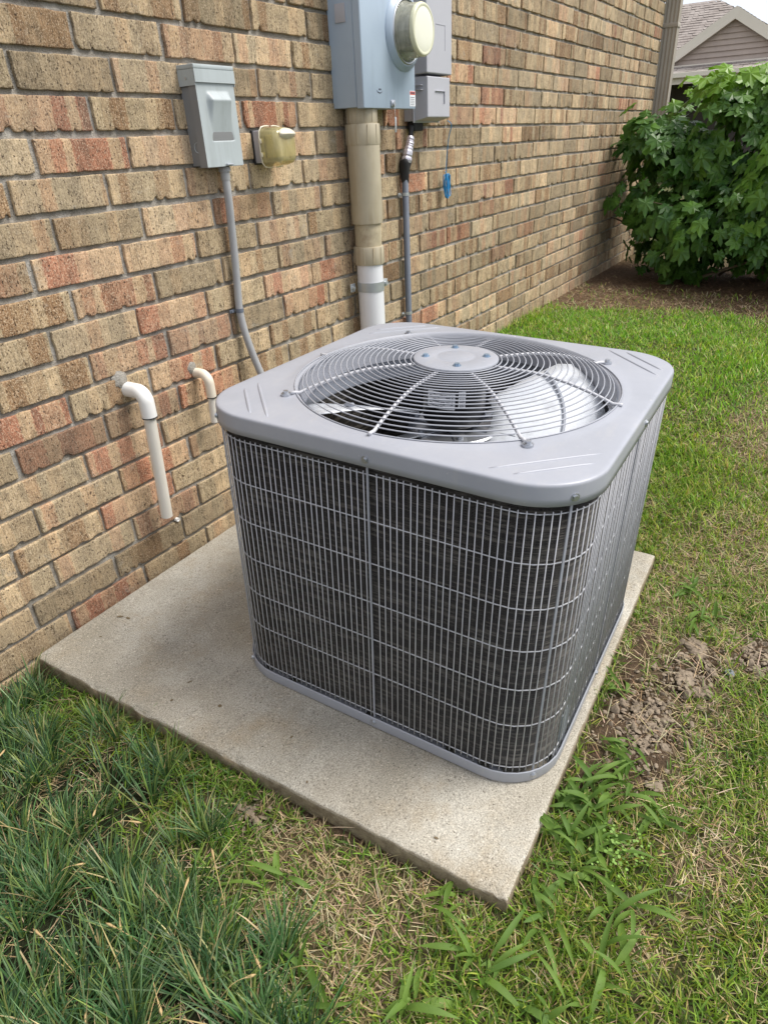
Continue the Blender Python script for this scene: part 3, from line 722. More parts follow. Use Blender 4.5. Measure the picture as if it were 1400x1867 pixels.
# fan guard
def gzr(r):
    zh = ZT+0.046
    return zh if r < 0.17 else zh-0.0415*((r-0.17)/0.185)**1.75
guard = MB().lathe([(0.0, 0.0), (0.088, 0.0), (0.092, 0.001), (0.093, 0.0035), (0.092, 0.006), (0.086, 0.008), (0.045, 0.0088), (0.042, 0.0078), (0.0385, 0.0088), (0.0, 0.009)], 64).obj('guard_hub', M['unit'], ac, loc=(0, CY, ZT+0.043))
NR = 21
for i in range(NR):
    r = 0.099+(0.3535-0.099)*i/(NR-1); z = gzr(r)
    if i >= NR-2: r -= (0.0045 if i == NR-2 else 0); z = ZT+(0.0085 if i == NR-2 else 0.0035)
    n = 64 if r < 0.2 else 96
    MB().tube([(r*math.cos(2*PI*j/n), r*math.sin(2*PI*j/n), z) for j in range(n)], 0.00145, 6, closed=True).obj('guard_ring', M['unit'], ac, loc=(0, CY, 0), smooth=True)
for q in range(8):
    a0 = q*PI/4; c, s_ = math.cos(a0), math.sin(a0); diag = q % 2 == 1
    pts = [(r*c, r*s_, gzr(r)-0.0045) for r in np.linspace(0.085, 0.345, 12)]
    if diag:
        pts += [(0.356*c, 0.356*s_, ZT+0.0052), (0.366*c, 0.366*s_, ZT+0.0048)]
    else: pts += [(0.358*c, 0.358*s_, ZT+0.0048), (0.363*c, 0.363*s_, ZT+0.0048)]
    rb = MB().tube(pts, 0.0037, 8).obj('guard_rib', M['wire'], ac, loc=(0, CY, 0), smooth=True)
    if diag:
        mb = MB(); mb.tube([(0.375*c, 0.375*s_, ZT+0.0006), (0.375*c, 0.375*s_, ZT+0.0050)], 0.0105, 16); mb.tube([(0.375*c, 0.375*s_, ZT+0.005), (0.375*c, 0.375*s_, ZT+0.0065)], 0.0085, 14)
        mb.tube([(0.375*c, 0.375*s_, ZT+0.0065), (0.375*c, 0.375*s_, ZT+0.0112)], 0.0058, 6)
        mb.obj('rib_screw', M['zinc'], rb)
for q in range(4):
    a0 = q*PI/2+0.47; c, s_ = math.cos(a0), math.sin(a0)
    mb = MB(); hexbolt(mb, (0.066*c, 0.066*s_, 0.0086), (0, 0, 1), 0.0058, 0.005); mb.obj('blue_bolt', M['blue'], guard)
# motor with its rating label
motor = MB().lathe([(0.0, 0.611), (0.055, 0.611), (0.066, 0.614), (0.070, 0.622), (0.070, 0.735), (0.064, 0.745), (0.0, 0.746)], 48).obj('motor', M['black'], ac, loc=(0, CY, 0))
def wrap_label(a0, a1, z0, z1, r, name, mat, parent, n=10):
    V = []; F_ = []
    for j in range(n+1):
        a = a0+(a1-a0)*j/n
        V += [(r*math.cos(a), r*math.sin(a), z0), (r*math.cos(a), r*math.sin(a), z1)]
    F_ = [(2*j, 2*j+2, 2*j+3, 2*j+1) for j in range(n)]
    return add(name, new_mesh(name, V, F_, mat), parent)
wrap_label(2.62, 3.60, 0.660, 0.698, 0.0706, 'rating_label', M['label'], motor)
wrap_label(3.70, 3.92, 0.664, 0.702, 0.0706, 'barcode_label', M['label'], motor, 4)
ik = MB()
for r_ in range(6):
    z = 0.665+r_*0.0052; a = 2.70
    while a < 3.50:
        w = 0.04+rng.random()*0.12
        if rng.random() < 0.8:
            m4 = [(0.0709*math.cos(t), 0.0709*math.sin(t), zz) for t in (a, min(a+w, 3.54)) for zz in (z, z+0.0018)]; ik._add(m4, [(0, 2, 3, 1)])
        a += w+0.03
for r_ in range(9):
    z = 0.667+r_*0.0036; m4 = [(0.0709*math.cos(t), 0.0709*math.sin(t), zz) for t in (3.735, 3.885) for zz in (z, z+0.0009+0.001*(r_ % 3 == 0))]; ik._add(m4, [(0, 2, 3, 1)])
ik.obj('printed_lines', M['ink'], motor, smooth=False)
# fan: spider and three wide pitched blades
spider = MB().lathe([(0.0, 0.604), (0.020, 0.604), (0.024, 0.598), (0.102, 0.598), (0.106, 0.594), (0.102, 0.591), (0.0, 0.590)], 40)
fan = spider.obj('fan_spider', M['zinc'], ac, loc=(0, CY, 0))
for q, a0 in enumerate((math.radians(287), math.radians(107))):
    V = []; F_ = []; nr, na = 8, 12
    for i in range(nr+1):
        f = i/nr; r = 0.088+(0.335-0.088)*f
        h0 = math.radians(46)*(0.95-0.06*f); h1 = math.radians(46)*(0.84+0.12*f)
        if i == nr: h0 *= 0.93; h1 *= 0.93
        for j in range(na+1):
            t = -1+2*j/na; a = a0+(t*h0 if t < 0 else t*h1)
            V.append((r*math.cos(a), r*math.sin(a), 0.612+(0.56-0.22*f)*r*math.sin(a-a0)+0.010*(1-t*t)))
    for i in range(nr):
        for j in range(na):
            b = i*(na+1)+j; F_.append((b, b+1, b+na+2, b+na+1))
    me = new_mesh('fan_blade', V, F_, M['alu'], True); o = add('fan_blade', me, ac, loc=(0, CY, 0))
    sm_ = o.modifiers.new('thick', 'SOLIDIFY'); sm_.thickness = 0.0016
    rib = [(0.245*math.cos(a0+b_), 0.245*math.sin(a0+b_), 0.6245+0.42*0.245*math.sin(b_)) for b_ in np.linspace(-0.42, 0.66, 12)]
    MB().tube(rib, 0.0045, 6).obj('blade_stiffener', M['venturi'], o, smooth=True)
for a0 in (math.radians(215), math.radians(275), math.radians(155), math.radians(35), math.radians(95), math.radians(335)):
    c, s_ = math.cos(a0), math.sin(a0)
    mb = MB().box(0.05, 0.150, -0.014, 0.014, 0.5985, 0.6025, 0.001, rot=Matrix.Rotation(a0, 3, 'Z'), at=(0, 0, 0)); mb.tube([(0.092*c, 0.092*s_, 0.600), (0.092*c, 0.092*s_, 0.610)], 0.007, 6)
    mb.obj('spider_arm', M['zinc'], ac, loc=(0, CY, 0))
# compressor down in the dark
MB().lathe([(0.0, 0.02), (0.085, 0.02), (0.09, 0.04), (0.09, 0.28), (0.07, 0.32), (0, 0.33)], 32).obj('compressor', M['black'], ac, loc=(0, CY, 0))

# ------------------------------------------------------------------ disconnect box
dx0, dx1, dz0, dz1 = 1.470, 1.612, 1.135, 1.372
db = thing('disconnect_box', 'small grey metal electrical disconnect box with recessed pull handle panel on the brick wall', 'electrical box', (dx0, 0, dz0))
W_, H2 = dx1-dx0, dz1-dz0
MB().box(0.003, W_-0.003, -0.056, 0.004, 0.003, H2-0.012, 0.002).obj('back_box', M['box_shaded'], db)
def pressed_cover():
    # front sheet with a sloped recess-hood: grid with height map
    nx_, nz_ = 44, 72; V = []; F_ = []
    for i in range(nx_+1):
        for j in range(nz_+1):
            x = W_*i/nx_; z = (H2-0.036)*j/nz_; d = 0
            u = (x/W_-0.23)/0.62; v_ = (z/(H2-0.036)-0.30)/0.585
            if 0 <= u <= 1 and 0 <= v_ <= 1:
                eu = min(u, 1-u)/0.10; bulge = min(1, eu)
                if v_ > 0.83: d = -0.016*bulge*min(1, (1-v_)/0.17+0.0)      # hood at top, proud
                else: d = bulge*(-0.016+0.022*(1-(v_/0.83))**0.85)
                d = d if v_ > 0.02 else 0
            V.append((x, -0.0575+d, z))
    for i in range(nx_):
        for j in range(nz_):
            b = i*(nz_+1)+j; F_.append((b, b+nz_+1, b+nz_+2, b+1))
    return new_mesh('front_cover', V, F_, M['box_grey'], True)
cv = add('front_cover', pressed_cover(), db)
fl_ = MB(); fl_.box(0, 0.0012, -0.0570, -0.030, 0, H2-0.036); fl_.box(W_-0.0012, W_, -0.0570, -0.030, 0, H2-0.036); fl_.box(0.0012, W_-0.0012, -0.0570, -0.02, -0.0012, 0)
fl_.obj('cover_flange', M['box_shaded'], cv, smooth=False)
hood = MB(); hood.box(-0.003, W_+0.003, -0.0625, 0.004, H2-0.010, H2, 0.0015); hood.box(-0.003, W_+0.003, -0.0625, -0.0605, H2-0.040, H2-0.0105)
hood.box(-0.003, -0.0015, -0.0600, 0.003, H2-0.047, H2-0.0105); hood.box(W_+0.0015, W_+0.003, -0.0600, 0.003, H2-0.047, H2-0.0105)
hood.obj('rain_hood', M['box_grey'], db)
MB().tube([(-0.0035, -0.030, H2-0.030), (-0.0048, -0.030, H2-0.030)], 0.003, 8).obj('rivet', M['zinc'], db)
ko = MB(); ko.tube([(0.0022+0*j, -0.028+0.0125*math.cos(2*PI*j/20), 0.048+0.0125*math.sin(2*PI*j/20)) for j in range(20)], 0.0010, 5, closed=True); ko.obj('knockout_ring', M['box_grey'], db, smooth=True)
MB().box(0.070, 0.094, -0.0660, -0.058, 0.001, 0.006, 0.001).obj('hasp', M['zinc'], db)

# flexible conduit under it
fc = thing('flexible_conduit', 'thin grey flexible conduit hanging from the small disconnect box down behind the air conditioner', 'conduit', (1.555, 0, 0))
mb = MB(); mb.lathe([(0.0, 0.0), (0.0125, 0.0), (0.0135, 0.004), (0.0135, 0.022), (0.017, 0.023), (0.017, 0.034), (0.012, 0.036)], 14, c=(0.0, -0.034, 1.098)); mb.obj('conduit_nut', M['flex'], fc)
kp = [(0.0, -0.034, 1.115), (0.0, -0.034, 1.06), (0.004, -0.026, 0.98), (0.004, -0.020, 0.88), (0.0, -0.017, 0.80), (-0.004, -0.016, 0.73), (-0.002, -0.024, 0.66), (0.006, -0.040, 0.58), (0.016, -0.062, 0.50), (0.03, -0.085, 0.42), (0.06, -0.10, 0.33)]
def spline(P, n):
    P = [Vector(p) for p in P]; out = []
    for i in range(len(P)-1):
        p0, p1, p2, p3 = P[max(i-1, 0)], P[i], P[i+1], P[min(i+2, len(P)-1)]
        for j in range(n):
            t = j/n; out.append(0.5*((2*p1)+(-p0+p2)*t+(2*p0-5*p1+4*p2-p3)*t*t+(-p0+3*p1-3*p2+p3)*t**3))
    return out+[P[-1]]
sp = spline(kp, 28); MB().tube(sp, 0.0108, 12, rs=[0.0122 if i % 2 else 0.0112 for i in range(len(sp))]).obj('ribbed_tube', M['flex'], fc, smooth=True)
mb = MB(); mb.lathe([(0.0118, -0.006), (0.0128, -0.006), (0.0128, 0.006), (0.0118, 0.006)], 16, c=(-0.004, -0.016, 0.732)); mb.box(-0.036, -0.014, -0.006, -0.0035, 0.727, 0.737); mb.tube([(-0.028, -0.005, 0.732), (-0.028, -0.010, 0.732)], 0.0042, 6)
mb.obj('pipe_strap', M['conduit'], fc)

# ------------------------------------------------------------------ outlet with in-use cover
ob = thing('weatherproof_outlet', 'yellowed clear plastic bubble cover outlet on the brick wall beside the disconnect box', 'outlet cover', (1.722, 0, 1.135))
MB().box(0.002, 0.088, -0.036, 0.004, 0.0, 0.086, 0.004).obj('outlet_box', M['telecom'], ob)
MB().box(-0.001, 0.090, -0.006, 0.004, -0.004, 0.088, 0.002).obj('gasket', M['dark'], ob)
rcp = MB().box(0.016, 0.074, -0.046, -0.036, 0.012, 0.074, 0.004).obj('receptacle', M['bubble_top'], ob)
def bubble():
    # rounded shell
    V = []; F_ = []; nu, nv = 28, 16
    cx, cz = 0.044, 0.042; ax, az = 0.052, 0.052
    for j in range(nv+1):
        t = j/nv; d = 0.040+0.062*math.sin(t*PI/2)**0.8 if t > 0 else 0.036
        sc = math.cos(t*PI/2)**0.28 if t < 1 else 0.0
        sc = max(sc, 0.0)
        for i in range(nu):
            a = 2*PI*i/nu; c, s_ = math.cos(a), math.sin(a)
            n_ = (abs(c)**5+abs(s_)**5)**(-1/5)
            V.append((cx+ax*sc*c*n_, -d, cz+az*sc*s_*n_))
    for j in range(nv):
        for i in range(nu):
            k = (i+1) % nu; F_.append((j*nu+i, j*nu+k, (j+1)*nu+k, (j+1)*nu+i))
    return new_mesh('bubble_cover', V, F_, M['bubble'], True)
bb = add('bubble_cover', bubble(), ob)
mb = MB(); mb.tube([(0.044+0.055*math.cos(2*PI*i/28)*((abs(math.cos(2*PI*i/28))**5+abs(math.sin(2*PI*i/28))**5)**(-.2)), -0.040, 0.042+0.055*math.sin(2*PI*i/28)*((abs(math.cos(2*PI*i/28))**5+abs(math.sin(2*PI*i/28))**5)**(-.2))) for i in range(28)], 0.0022, 6, closed=True); mb.obj('cover_rim', M['bubble_top'], bb, smooth=True)
# cream lens shaped bulge on top
V = []; F_ = []
for j in range(7):
    for i in range(24):
        a = 2*PI*i/24; s_ = math.cos(j/6*PI/2); V.append((0.046+0.036*s_*math.cos(a), -0.094-0.010*math.sin(j/6*PI/2)-0.010*(1-abs(s_*math.sin(a))), 0.074+0.016*s_*math.sin(a)))
for j in range(6):
    for i in range(24): k = (i+1) % 24; F_.append((j*24+i, j*24+k, (j+1)*24+k, (j+1)*24+i))
add('cover_bulge', new_mesh('cover_bulge', V, F_, M['bubble_top'], True), bb)
for zz in (0.022, 0.058): MB().box(-0.013, 0.004, -0.046, -0.036, zz-0.006, zz+0.006, 0.002).obj('hinge', M['bubble_top'], bb)

# ------------------------------------------------------------------ meter box
mbx = thing('meter_box', 'tall blue-grey metal electric meter box with round glass meter above the tan service conduit', 'electric meter', (2.157, 0, 1.281))
BW, BH, BD = 0.339, 0.52, 0.125
MB().box(0.0, BW, -0.094, 0.004, 0.0, BH, 0.002).obj('back_box', M['meter_box'], mbx)
lid = MB(); lid.box(-0.002, BW+0.002, -BD, -0.0955, -0.004, BH+0.004, 0.0025); lidc = lid.obj('front_lid', M['meter_box'], mbx)
mc = (0.262, -BD, 0.222)
mt = MB().lathe([(0.115, 0.0), (0.113, 0.006), (0.104, 0.010), (0.100, 0.018), (0.094, 0.018), (0.092, 0.006)], 56, '-y', mc).obj('socket_ring', M['meter_box'], mbx, smooth=True)
MB().lathe([(0.094, 0.004), (0.0955, 0.008), (0.0955, 0.019), (0.092, 0.022), (0.089, 0.020)], 56, '-y', mc).obj('sealing_ring', M['zinc'], mbx, smooth=True)
MB().lathe([(0.088, 0.012), (0.086, 0.020), (0.0795, 0.026), (0.0765, 0.074), (0.075, 0.078)], 56, '-y', mc).obj('meter_glass', M['meter_glass'], mbx, smooth=True)
MB().lathe([(0.0, 0.006), (0.060, 0.006), (0.060, 0.055), (0.0, 0.056)], 32, '-y', mc).obj('meter_core', M['conduit'], mbx)
MB().lathe([(0.0762, 0.069), (0.0772, 0.078), (0.0745, 0.084), (0.069, 0.0862), (0.066, 0.0845), (0.062, 0.0845)], 56, '-y', mc).obj('meter_rim', M['meter_rim'], mbx, smooth=True)
MB().lathe([(0.0655, 0.0840), (0.058, 0.0855), (0.03, 0.0870), (0.0, 0.0872)], 48, '-y', mc).obj('meter_front', M['meter_face'], mbx, smooth=True)
sl = MB(); sl.box(0.165, 0.190, -BD-0.0060, -BD-0.0005, 0.000, 0.022, 0.003); sl.tube([(0.178, -BD-0.006, 0.010), (0.178, -BD-0.010, 0.010)], 0.007, 12); sl.obj('seal_clasp', M['zinc'], mbx)
tag = MB(); tag.tube(spline([(0.177, -BD-0.009, 0.004), (0.174, -BD-0.012, -0.016), (0.178, -BD-0.010, -0.030)], 5), 0.0010, 5); tag.box(0.1745, 0.1835, -BD-0.0115, -BD-0.0095, -0.078, -0.030, 0.0006)
tag.obj('seal_tag', M['galv'], mbx)
st = MB().box(0.299, 0.3395, -BD-0.0007, -BD-0.0002, 0.004, 0.052).obj('warning_sticker', M['label'], mbx, smooth=False)
MB().box(0.301, 0.3375, -BD-0.0011, -BD-0.0008, 0.040, 0.0505).obj('red_band', M['label_red'], st, smooth=False)
ik = MB()
for r_ in range(5):
    ik.box(0.304, 0.333-0.004*rng.random(), -BD-0.0011, -BD-0.0008, 0.008+r_*0.0058, 0.0098+r_*0.0058)
ik.box(0.305, 0.334, -BD-0.0015, -BD-0.0012, 0.0435, 0.0475)
ik.obj('printed_lines', M['ink'], st, smooth=False)
lg = MB(); lg.tube([(0.098+0.018*math.cos(a), -BD-0.0004, 0.050+0.009*math.sin(a)) for a in np.linspace(PI*1.05, PI*1.9, 10)], 0.0010, 4, rs=[0.0004+0.0011*math.sin(PI*j/9) for j in range(10)])
for j in range(3): lg.box(0.092+j*0.0055, 0.0955+j*0.0055, -BD-0.0008, -BD-0.0003, 0.049, 0.0535)
lg.obj('small_emblem', M['ink'], mbx, smooth=False)
MB().box(-0.0035, -0.0005, -0.070, -0.030, 0.235, 0.285, 0.0005).obj('side_patch', M['telecom'], mbx)

# service conduit
sc_ = thing('service_conduit', 'thick vertical service conduit, tan above and white below, under the meter box', 'conduit', (2.232, -0.062, 0))
def cyl(r0_, z0, r1_, z1, n=36, th=0.004): return [(r0_-th, z0), (r0_, z0), (r1_, z1), (r1_-th, z1)]
MB().lathe([(0.0498, -0.06), (0.0498, 0.800)], 40).obj('white_pipe', M['white_pvc'], sc_, smooth=True)
def collar(z0, z1, r, name, mat, flutes=10):
    mb = MB().lathe([(r-0.006, z0), (r-0.001, z0), (r, z0+0.002), (r, z1-0.002), (r-0.001, z1), (r-0.006, z1)], 44)
    for j in range(flutes):
        a = 2*PI*j/flutes+0.25; c, s_ = math.cos(a), math.sin(a); mb.tube([((r+0.0004)*c, (r+0.0004)*s_, z0+0.006), ((r+0.0004)*c, (r+0.0004)*s_, z1-0.003)], 0.0016, 5)
    return mb.obj(name, mat, sc_)
collar(0.770, 0.834, 0.0555, 'lower_collar', M['tan_pvc'])
MB().lathe([(0.0500, 0.80), (0.0500, 0.925)], 40).obj('stained_pipe', M['rust_pvc'], sc_, smooth=True)
MB().lathe([(0.050, 0.913), (0.0570, 0.914), (0.0578, 0.918), (0.0578, 1.230), (0.052, 1.231)], 44).obj('expansion_sleeve', M['tan_pvc'], sc_)
collar(1.168, 1.233, 0.0592, 'upper_collar', M['tan_pvc'])
collar(1.232, 1.290, 0.0535, 'top_adapter', M['tan_pvc'], 12)
sb = MB().lathe([(0.0500, 0.672), (0.0522, 0.672), (0.0522, 0.706), (0.0500, 0.706)], 40)
sb.box(-0.078, -0.048, 0.040, 0.0435, 0.674, 0.704, 0.001); sb.box(0.046, 0.088, -0.022, -0.0185, 0.675, 0.703, 0.001); sb.box(0.046, 0.088, -0.014, -0.0105, 0.675, 0.703, 0.001)
sb.tube([(0.070, -0.004, 0.689), (0.070, -0.032, 0.689)], 0.0075, 6); sb.tube([(-0.066, 0.040, 0.689), (-0.066, 0.030, 0.689)], 0.0062, 6)
sb.obj('pipe_strap', M['galv'], sc_)

# ------------------------------------------------------------------ telecom box
tb = thing('telecom_box', 'light grey plastic telephone junction box partly hidden behind the meter box', 'junction box', (2.622, 0, 1.238))
MB().box(0.004, 0.205, -0.040, 0.004, 0.004, 0.50, 0.004).obj('back_shell', M['telecom'], tb)
def tapered(x0, x1, y0, y1, z0, z1, ins, name):
    V = [(x0, y1, z0), (x1, y1, z0), (x1, y1, z1), (x0, y1, z1), (x0+ins, y0, z0+ins), (x1-ins*0.6, y0, z0+ins), (x1-ins*0.6, y0, z1), (x0+ins, y0, z1)]
    F_ = [(4, 5, 6, 7), (0, 1, 5, 4), (1, 2, 6, 5), (2, 3, 7, 6), (3, 0, 4, 7)]
    me = new_mesh(name, V, F_, M['telecom']); o = add(name, me, tb)
    bv = o.modifiers.new('b', 'BEVEL'); bv.width = 0.004; bv.segments = 3; return o
fl2 = MB().box(-0.002, 0.213, -0.046, -0.041, -0.002, 0.152, 0.002).obj('lower_flange', M['telecom'], tb)
tapered(0.004, 0.208, -0.100, -0.0455, 0.002, 0.150, 0.012, 'lower_lid')
tapered(0.002, 0.210, -0.104, -0.0455, 0.1560, 0.46, 0.003, 'upper_lid')
for zz in (0.105, 0.120): MB().box(-0.004, 0.014, -0.082, -0.050, zz, zz+0.003, 0.001).obj('latch_rib', M['telecom'], tb)
gb = MB()
for (xa, xb, za, zb_) in ((0.075, 0.15, 0.102, 0.103), (0.148, 0.149, 0.06, 0.103), (0.075, 0.15, 0.315, 0.316), (0.149, 0.150, 0.235, 0.316)): gb.box(xa, xb, -0.1052, -0.0995, za, zb_)
gb.obj('moulded_line', M['telecom'], tb, smooth=False)
MB().box(0.02, 0.09, -0.038, -0.004, -0.030, 0.004, 0.004).obj('cable_grommet', M['dark'], tb)

# cable conduit
cc = thing('cable_conduit', 'thin dark grey conduit with taped black cable top below the telephone box', 'conduit', (2.585, -0.020, 0))
MB().lathe([(0.0136, -0.05), (0.0136, 1.06), (0.012, 1.062)], 20).obj('pipe', M['conduit'], cc, smooth=True)
sp = spline([(0.0, 0, 1.05), (0.0, -0.002, 1.085), (0.012, -0.006, 1.13), (0.03, -0.010, 1.175), (0.05, -0.006, 1.225)], 8)
MB().tube(sp, 0.012, 10, rs=[0.0085+0.003*math.sin(i*1.7)**2 for i in range(len(sp))]).obj('black_cable', M['dark'], cc, smooth=True)
sp = spline([(0.003, -0.005, 1.100), (0.013, -0.009, 1.135), (0.024, -0.012, 1.165), (0.034, -0.012, 1.190)], 8)
MB().tube(sp, 0.014, 9, rs=[0.0200-0.009*i/len(sp)+0.0032*rng.random() for i in range(len(sp))]).obj('foil_wrap', M['foil'], cc, smooth=False)
tp = MB(); V = []; n = 12
for (z, r, ox) in ((1.030, 0.0145, 0), (1.05, 0.017, 0), (1.075, 0.020, 0.002), (1.095, 0.0245, 0.004), (1.108, 0.026, 0.006), (1.112, 0.020, 0.008)):
    for j in range(n): a = 2*PI*j/n; q = r*(1+0.12*math.sin(3*a+z*60)); V.append((ox+q*math.cos(a), q*math.sin(a), z+0.005*math.sin(2*a)))
tp._add(V, [(i*n+j, i*n+(j+1) % n, (i+1)*n+(j+1) % n, (i+1)*n+j) for i in range(5) for j in range(n)]); tp.obj('black_tape', M['dark'], cc, smooth=True)
for zz in (0.985, 0.508):
    mb = MB().lathe([(0.0137, zz-0.006), (0.0150, zz-0.006), (0.0150, zz+0.006), (0.0137, zz+0.006)], 20); mb.box(-0.036, -0.013, 0.012, 0.0145, zz-0.006, zz+0.006); mb.tube([(-0.028, 0.012, zz), (-0.028, 0.006, zz)], 0.004, 6)
    mb.obj('pipe_strap', M['galv'], cc)

# blue wire coil
bw = thing('wire_bundle', 'bright blue wire hanging from the telephone box and ending in a coiled hank', 'wire', (2.915, -0.02, 0))
mb = MB().tube(spline([(-0.045, -0.045, 1.242), (-0.02, -0.05, 1.225), (-0.005, -0.03, 1.18), (0.012, -0.012, 1.11), (0.016, -0.006, 1.055), (0.018, -0.006, 1.04)], 8), 0.0017, 6)
mb.obj('hanging_wire', M['bluewire'], bw, smooth=True)
mb = MB()
for q in range(9):
    ox = rng.normal(0, 0.008); w = 0.010+rng.random()*0.010; hh = 0.040+rng.random()*0.010; oy = rng.normal(0, 0.004); ph = rng.random()*0.5-0.25
    mb.tube([(0.020+ox+w*math.sin(a)*math.cos(ph)+0.002*math.sin(3*a), -0.008+oy+0.005*math.sin(a+q), 0.992+hh*math.cos(a)+rng.normal(0, 0.0008)) for a in np.linspace(0, 2*PI, 22, endpoint=False)], 0.0019, 5, closed=True)
mb.tube([(0.018+0.006*math.cos(a), -0.008+0.006*math.sin(a), 1.028+0.002*a/PI) for a in np.linspace(0, 6*PI, 30)], 0.0016, 5)
mb.tube(spline([(0.018, -0.01, 1.03), (0.004, -0.012, 1.045), (0.000, -0.010, 1.05)], 4), 0.0015, 5)
mb.obj('wire_hank', M['bluewire'], bw, smooth=True)

# ------------------------------------------------------------------ drain pipes
def drain(x, zc, r, out, drop, label, lm, fm, back):
    t = thing('drain_pipe', label, 'drain pipe', (x, 0, zc))
    pts = [(0, 0.01, 0)]+[(0, -0.004, 0)]+[(0, -(out-0.028)-0.028*math.sin(a), -0.028+0.028*math.cos(a)) for a in np.linspace(0, PI/2, 9)]+[(0, -out-0.0, -0.070)]
    MB().tube(pts, r*1.24, 20).obj('elbow', fm, t, smooth='auto')
    MB().lathe([(r*1.05, 0.0), (r*1.27, 0.0), (r*1.27, 0.003), (r*1.05, 0.003)], 20, c=(0, -out, -0.0715)).obj('elbow_rim', M['dark'], t)
    mb = MB().tube([(0, -out, -0.05), (-0.003, -out+back, -drop)], r, 24, caps=False)
    mb.tube([(0, -out, -0.05), (-0.003, -out+back, -drop+0.0005)], r*0.84, 24, caps=False)
    # annulus
    mb.lathe([(r*0.84, -drop), (r, -drop)], 24, c=(-0.003, -out+back, 0)); mb.obj('pipe', lm, t)
    return t
drain(1.096, 0.612, 0.0168, 0.068, 0.388, 'longer white plastic drain pipe with bright elbow, left of the air conditioner', M['drain_pvc'], M['fitting_pvc'], 0.022)
drain(1.343, 0.588, 0.0118, 0.052, 0.150, 'shorter cream drain pipe with elbow, partly behind the air conditioner corner', M['drain_pvc'], M['cream_fit'], 0.004)
mb = MB().lathe([(0.0, 0.004), (0.0028, 0.0045), (0.0032, 0.006), (0.0062, 0.006), (0.0068, 0.003), (0.0068, -0.004)], 16, '-y'); mb.obj('wall_plug', M['fitting_pvc'], loc=(1.159, 0, 0.166), label='tiny round white plastic plug in the mortar right of the longer drain pipe end', category='wall plug')

# ------------------------------------------------------------------ downspout at the far corner
ds = thing('downspout', 'taupe fluted metal downspout at the far corner of the brick wall', 'downspout', (6.775, -0.045, 0))
def flute(z0, z1):
    prof = []
    w = 0.058; d_ = 0.042
    for i in range(9): prof.append((-d_+(0.006 if i % 2 else 0), -w+2*w*i/8))
    for i in range(1, 6): prof.append((-d_+2*d_*i/6, w-(0.005 if i % 2 else 0)))
    for i in range(9): prof.append((d_, w-2*w*i/8))
    for i in range(1, 6): prof.append((d_-2*d_*i/6, -w+(0.005 if i % 2 else 0)))
    n = len(prof); V = [(x, y, z) for z in (z0, z1) for x, y in prof]
    return V, [(j, (j+1) % n, n+(j+1) % n, n+j) for j in range(n)]
for z0, z1 in ((0.20, 1.885), (1.895, 2.75)):
    V, F_ = flute(z0, z1); add('fluted_tube', new_mesh('fluted_tube', V, F_, M['downspout']), ds)
MB().box(-0.046, 0.046, -0.062, 0.062, 1.875, 1.905, 0.002).obj('strap', M['downspout'], ds)

# ------------------------------------------------------------------ shrub
def leaf_mesh(seed, mat, size=1.0):
    rg = np.random.default_rng(seed)
    # palmate outline with 5 lobes, stalk at origin, tip along +y
    ang = [(-2.7, 0.10), (-2.35, 0.42), (-2.0, 0.38), (-1.45, 0.34), (-0.98, 0.62), (-0.62, 0.56), (-0.40, 0.36), (-0.18, 0.66), (0.0, 1.0), (0.18, 0.66), (0.40, 0.36), (0.62, 0.56), (0.98, 0.62), (1.45, 0.34), (2.0, 0.38), (2.35, 0.42), (2.7, 0.10)]
    c = np.array([0.0, 0.32]); V = [(0, c[1], 0.03)]
    for a, r in ang:
        r = 0.20+0.74*r; r *= 0.66*(1+rg.normal(0, 0.07)); a += rg.normal(0, 0.04)
        x = r*math.sin(a); y = c[1]+r*math.cos(a)
        V.append((x, y, -0.14*x*x+0.03*math.sin(7*a)-0.15*max(0, y-0.3)**2))
    V.append((0, -0.02, -0.03))
    n = len(V)-1; F_ = [(0, i+1, i) for i in range(1, n)]+[(0, 1, n)]
    V = [(x*size, y*size, z*size) for x, y, z in V]
    return V, F_
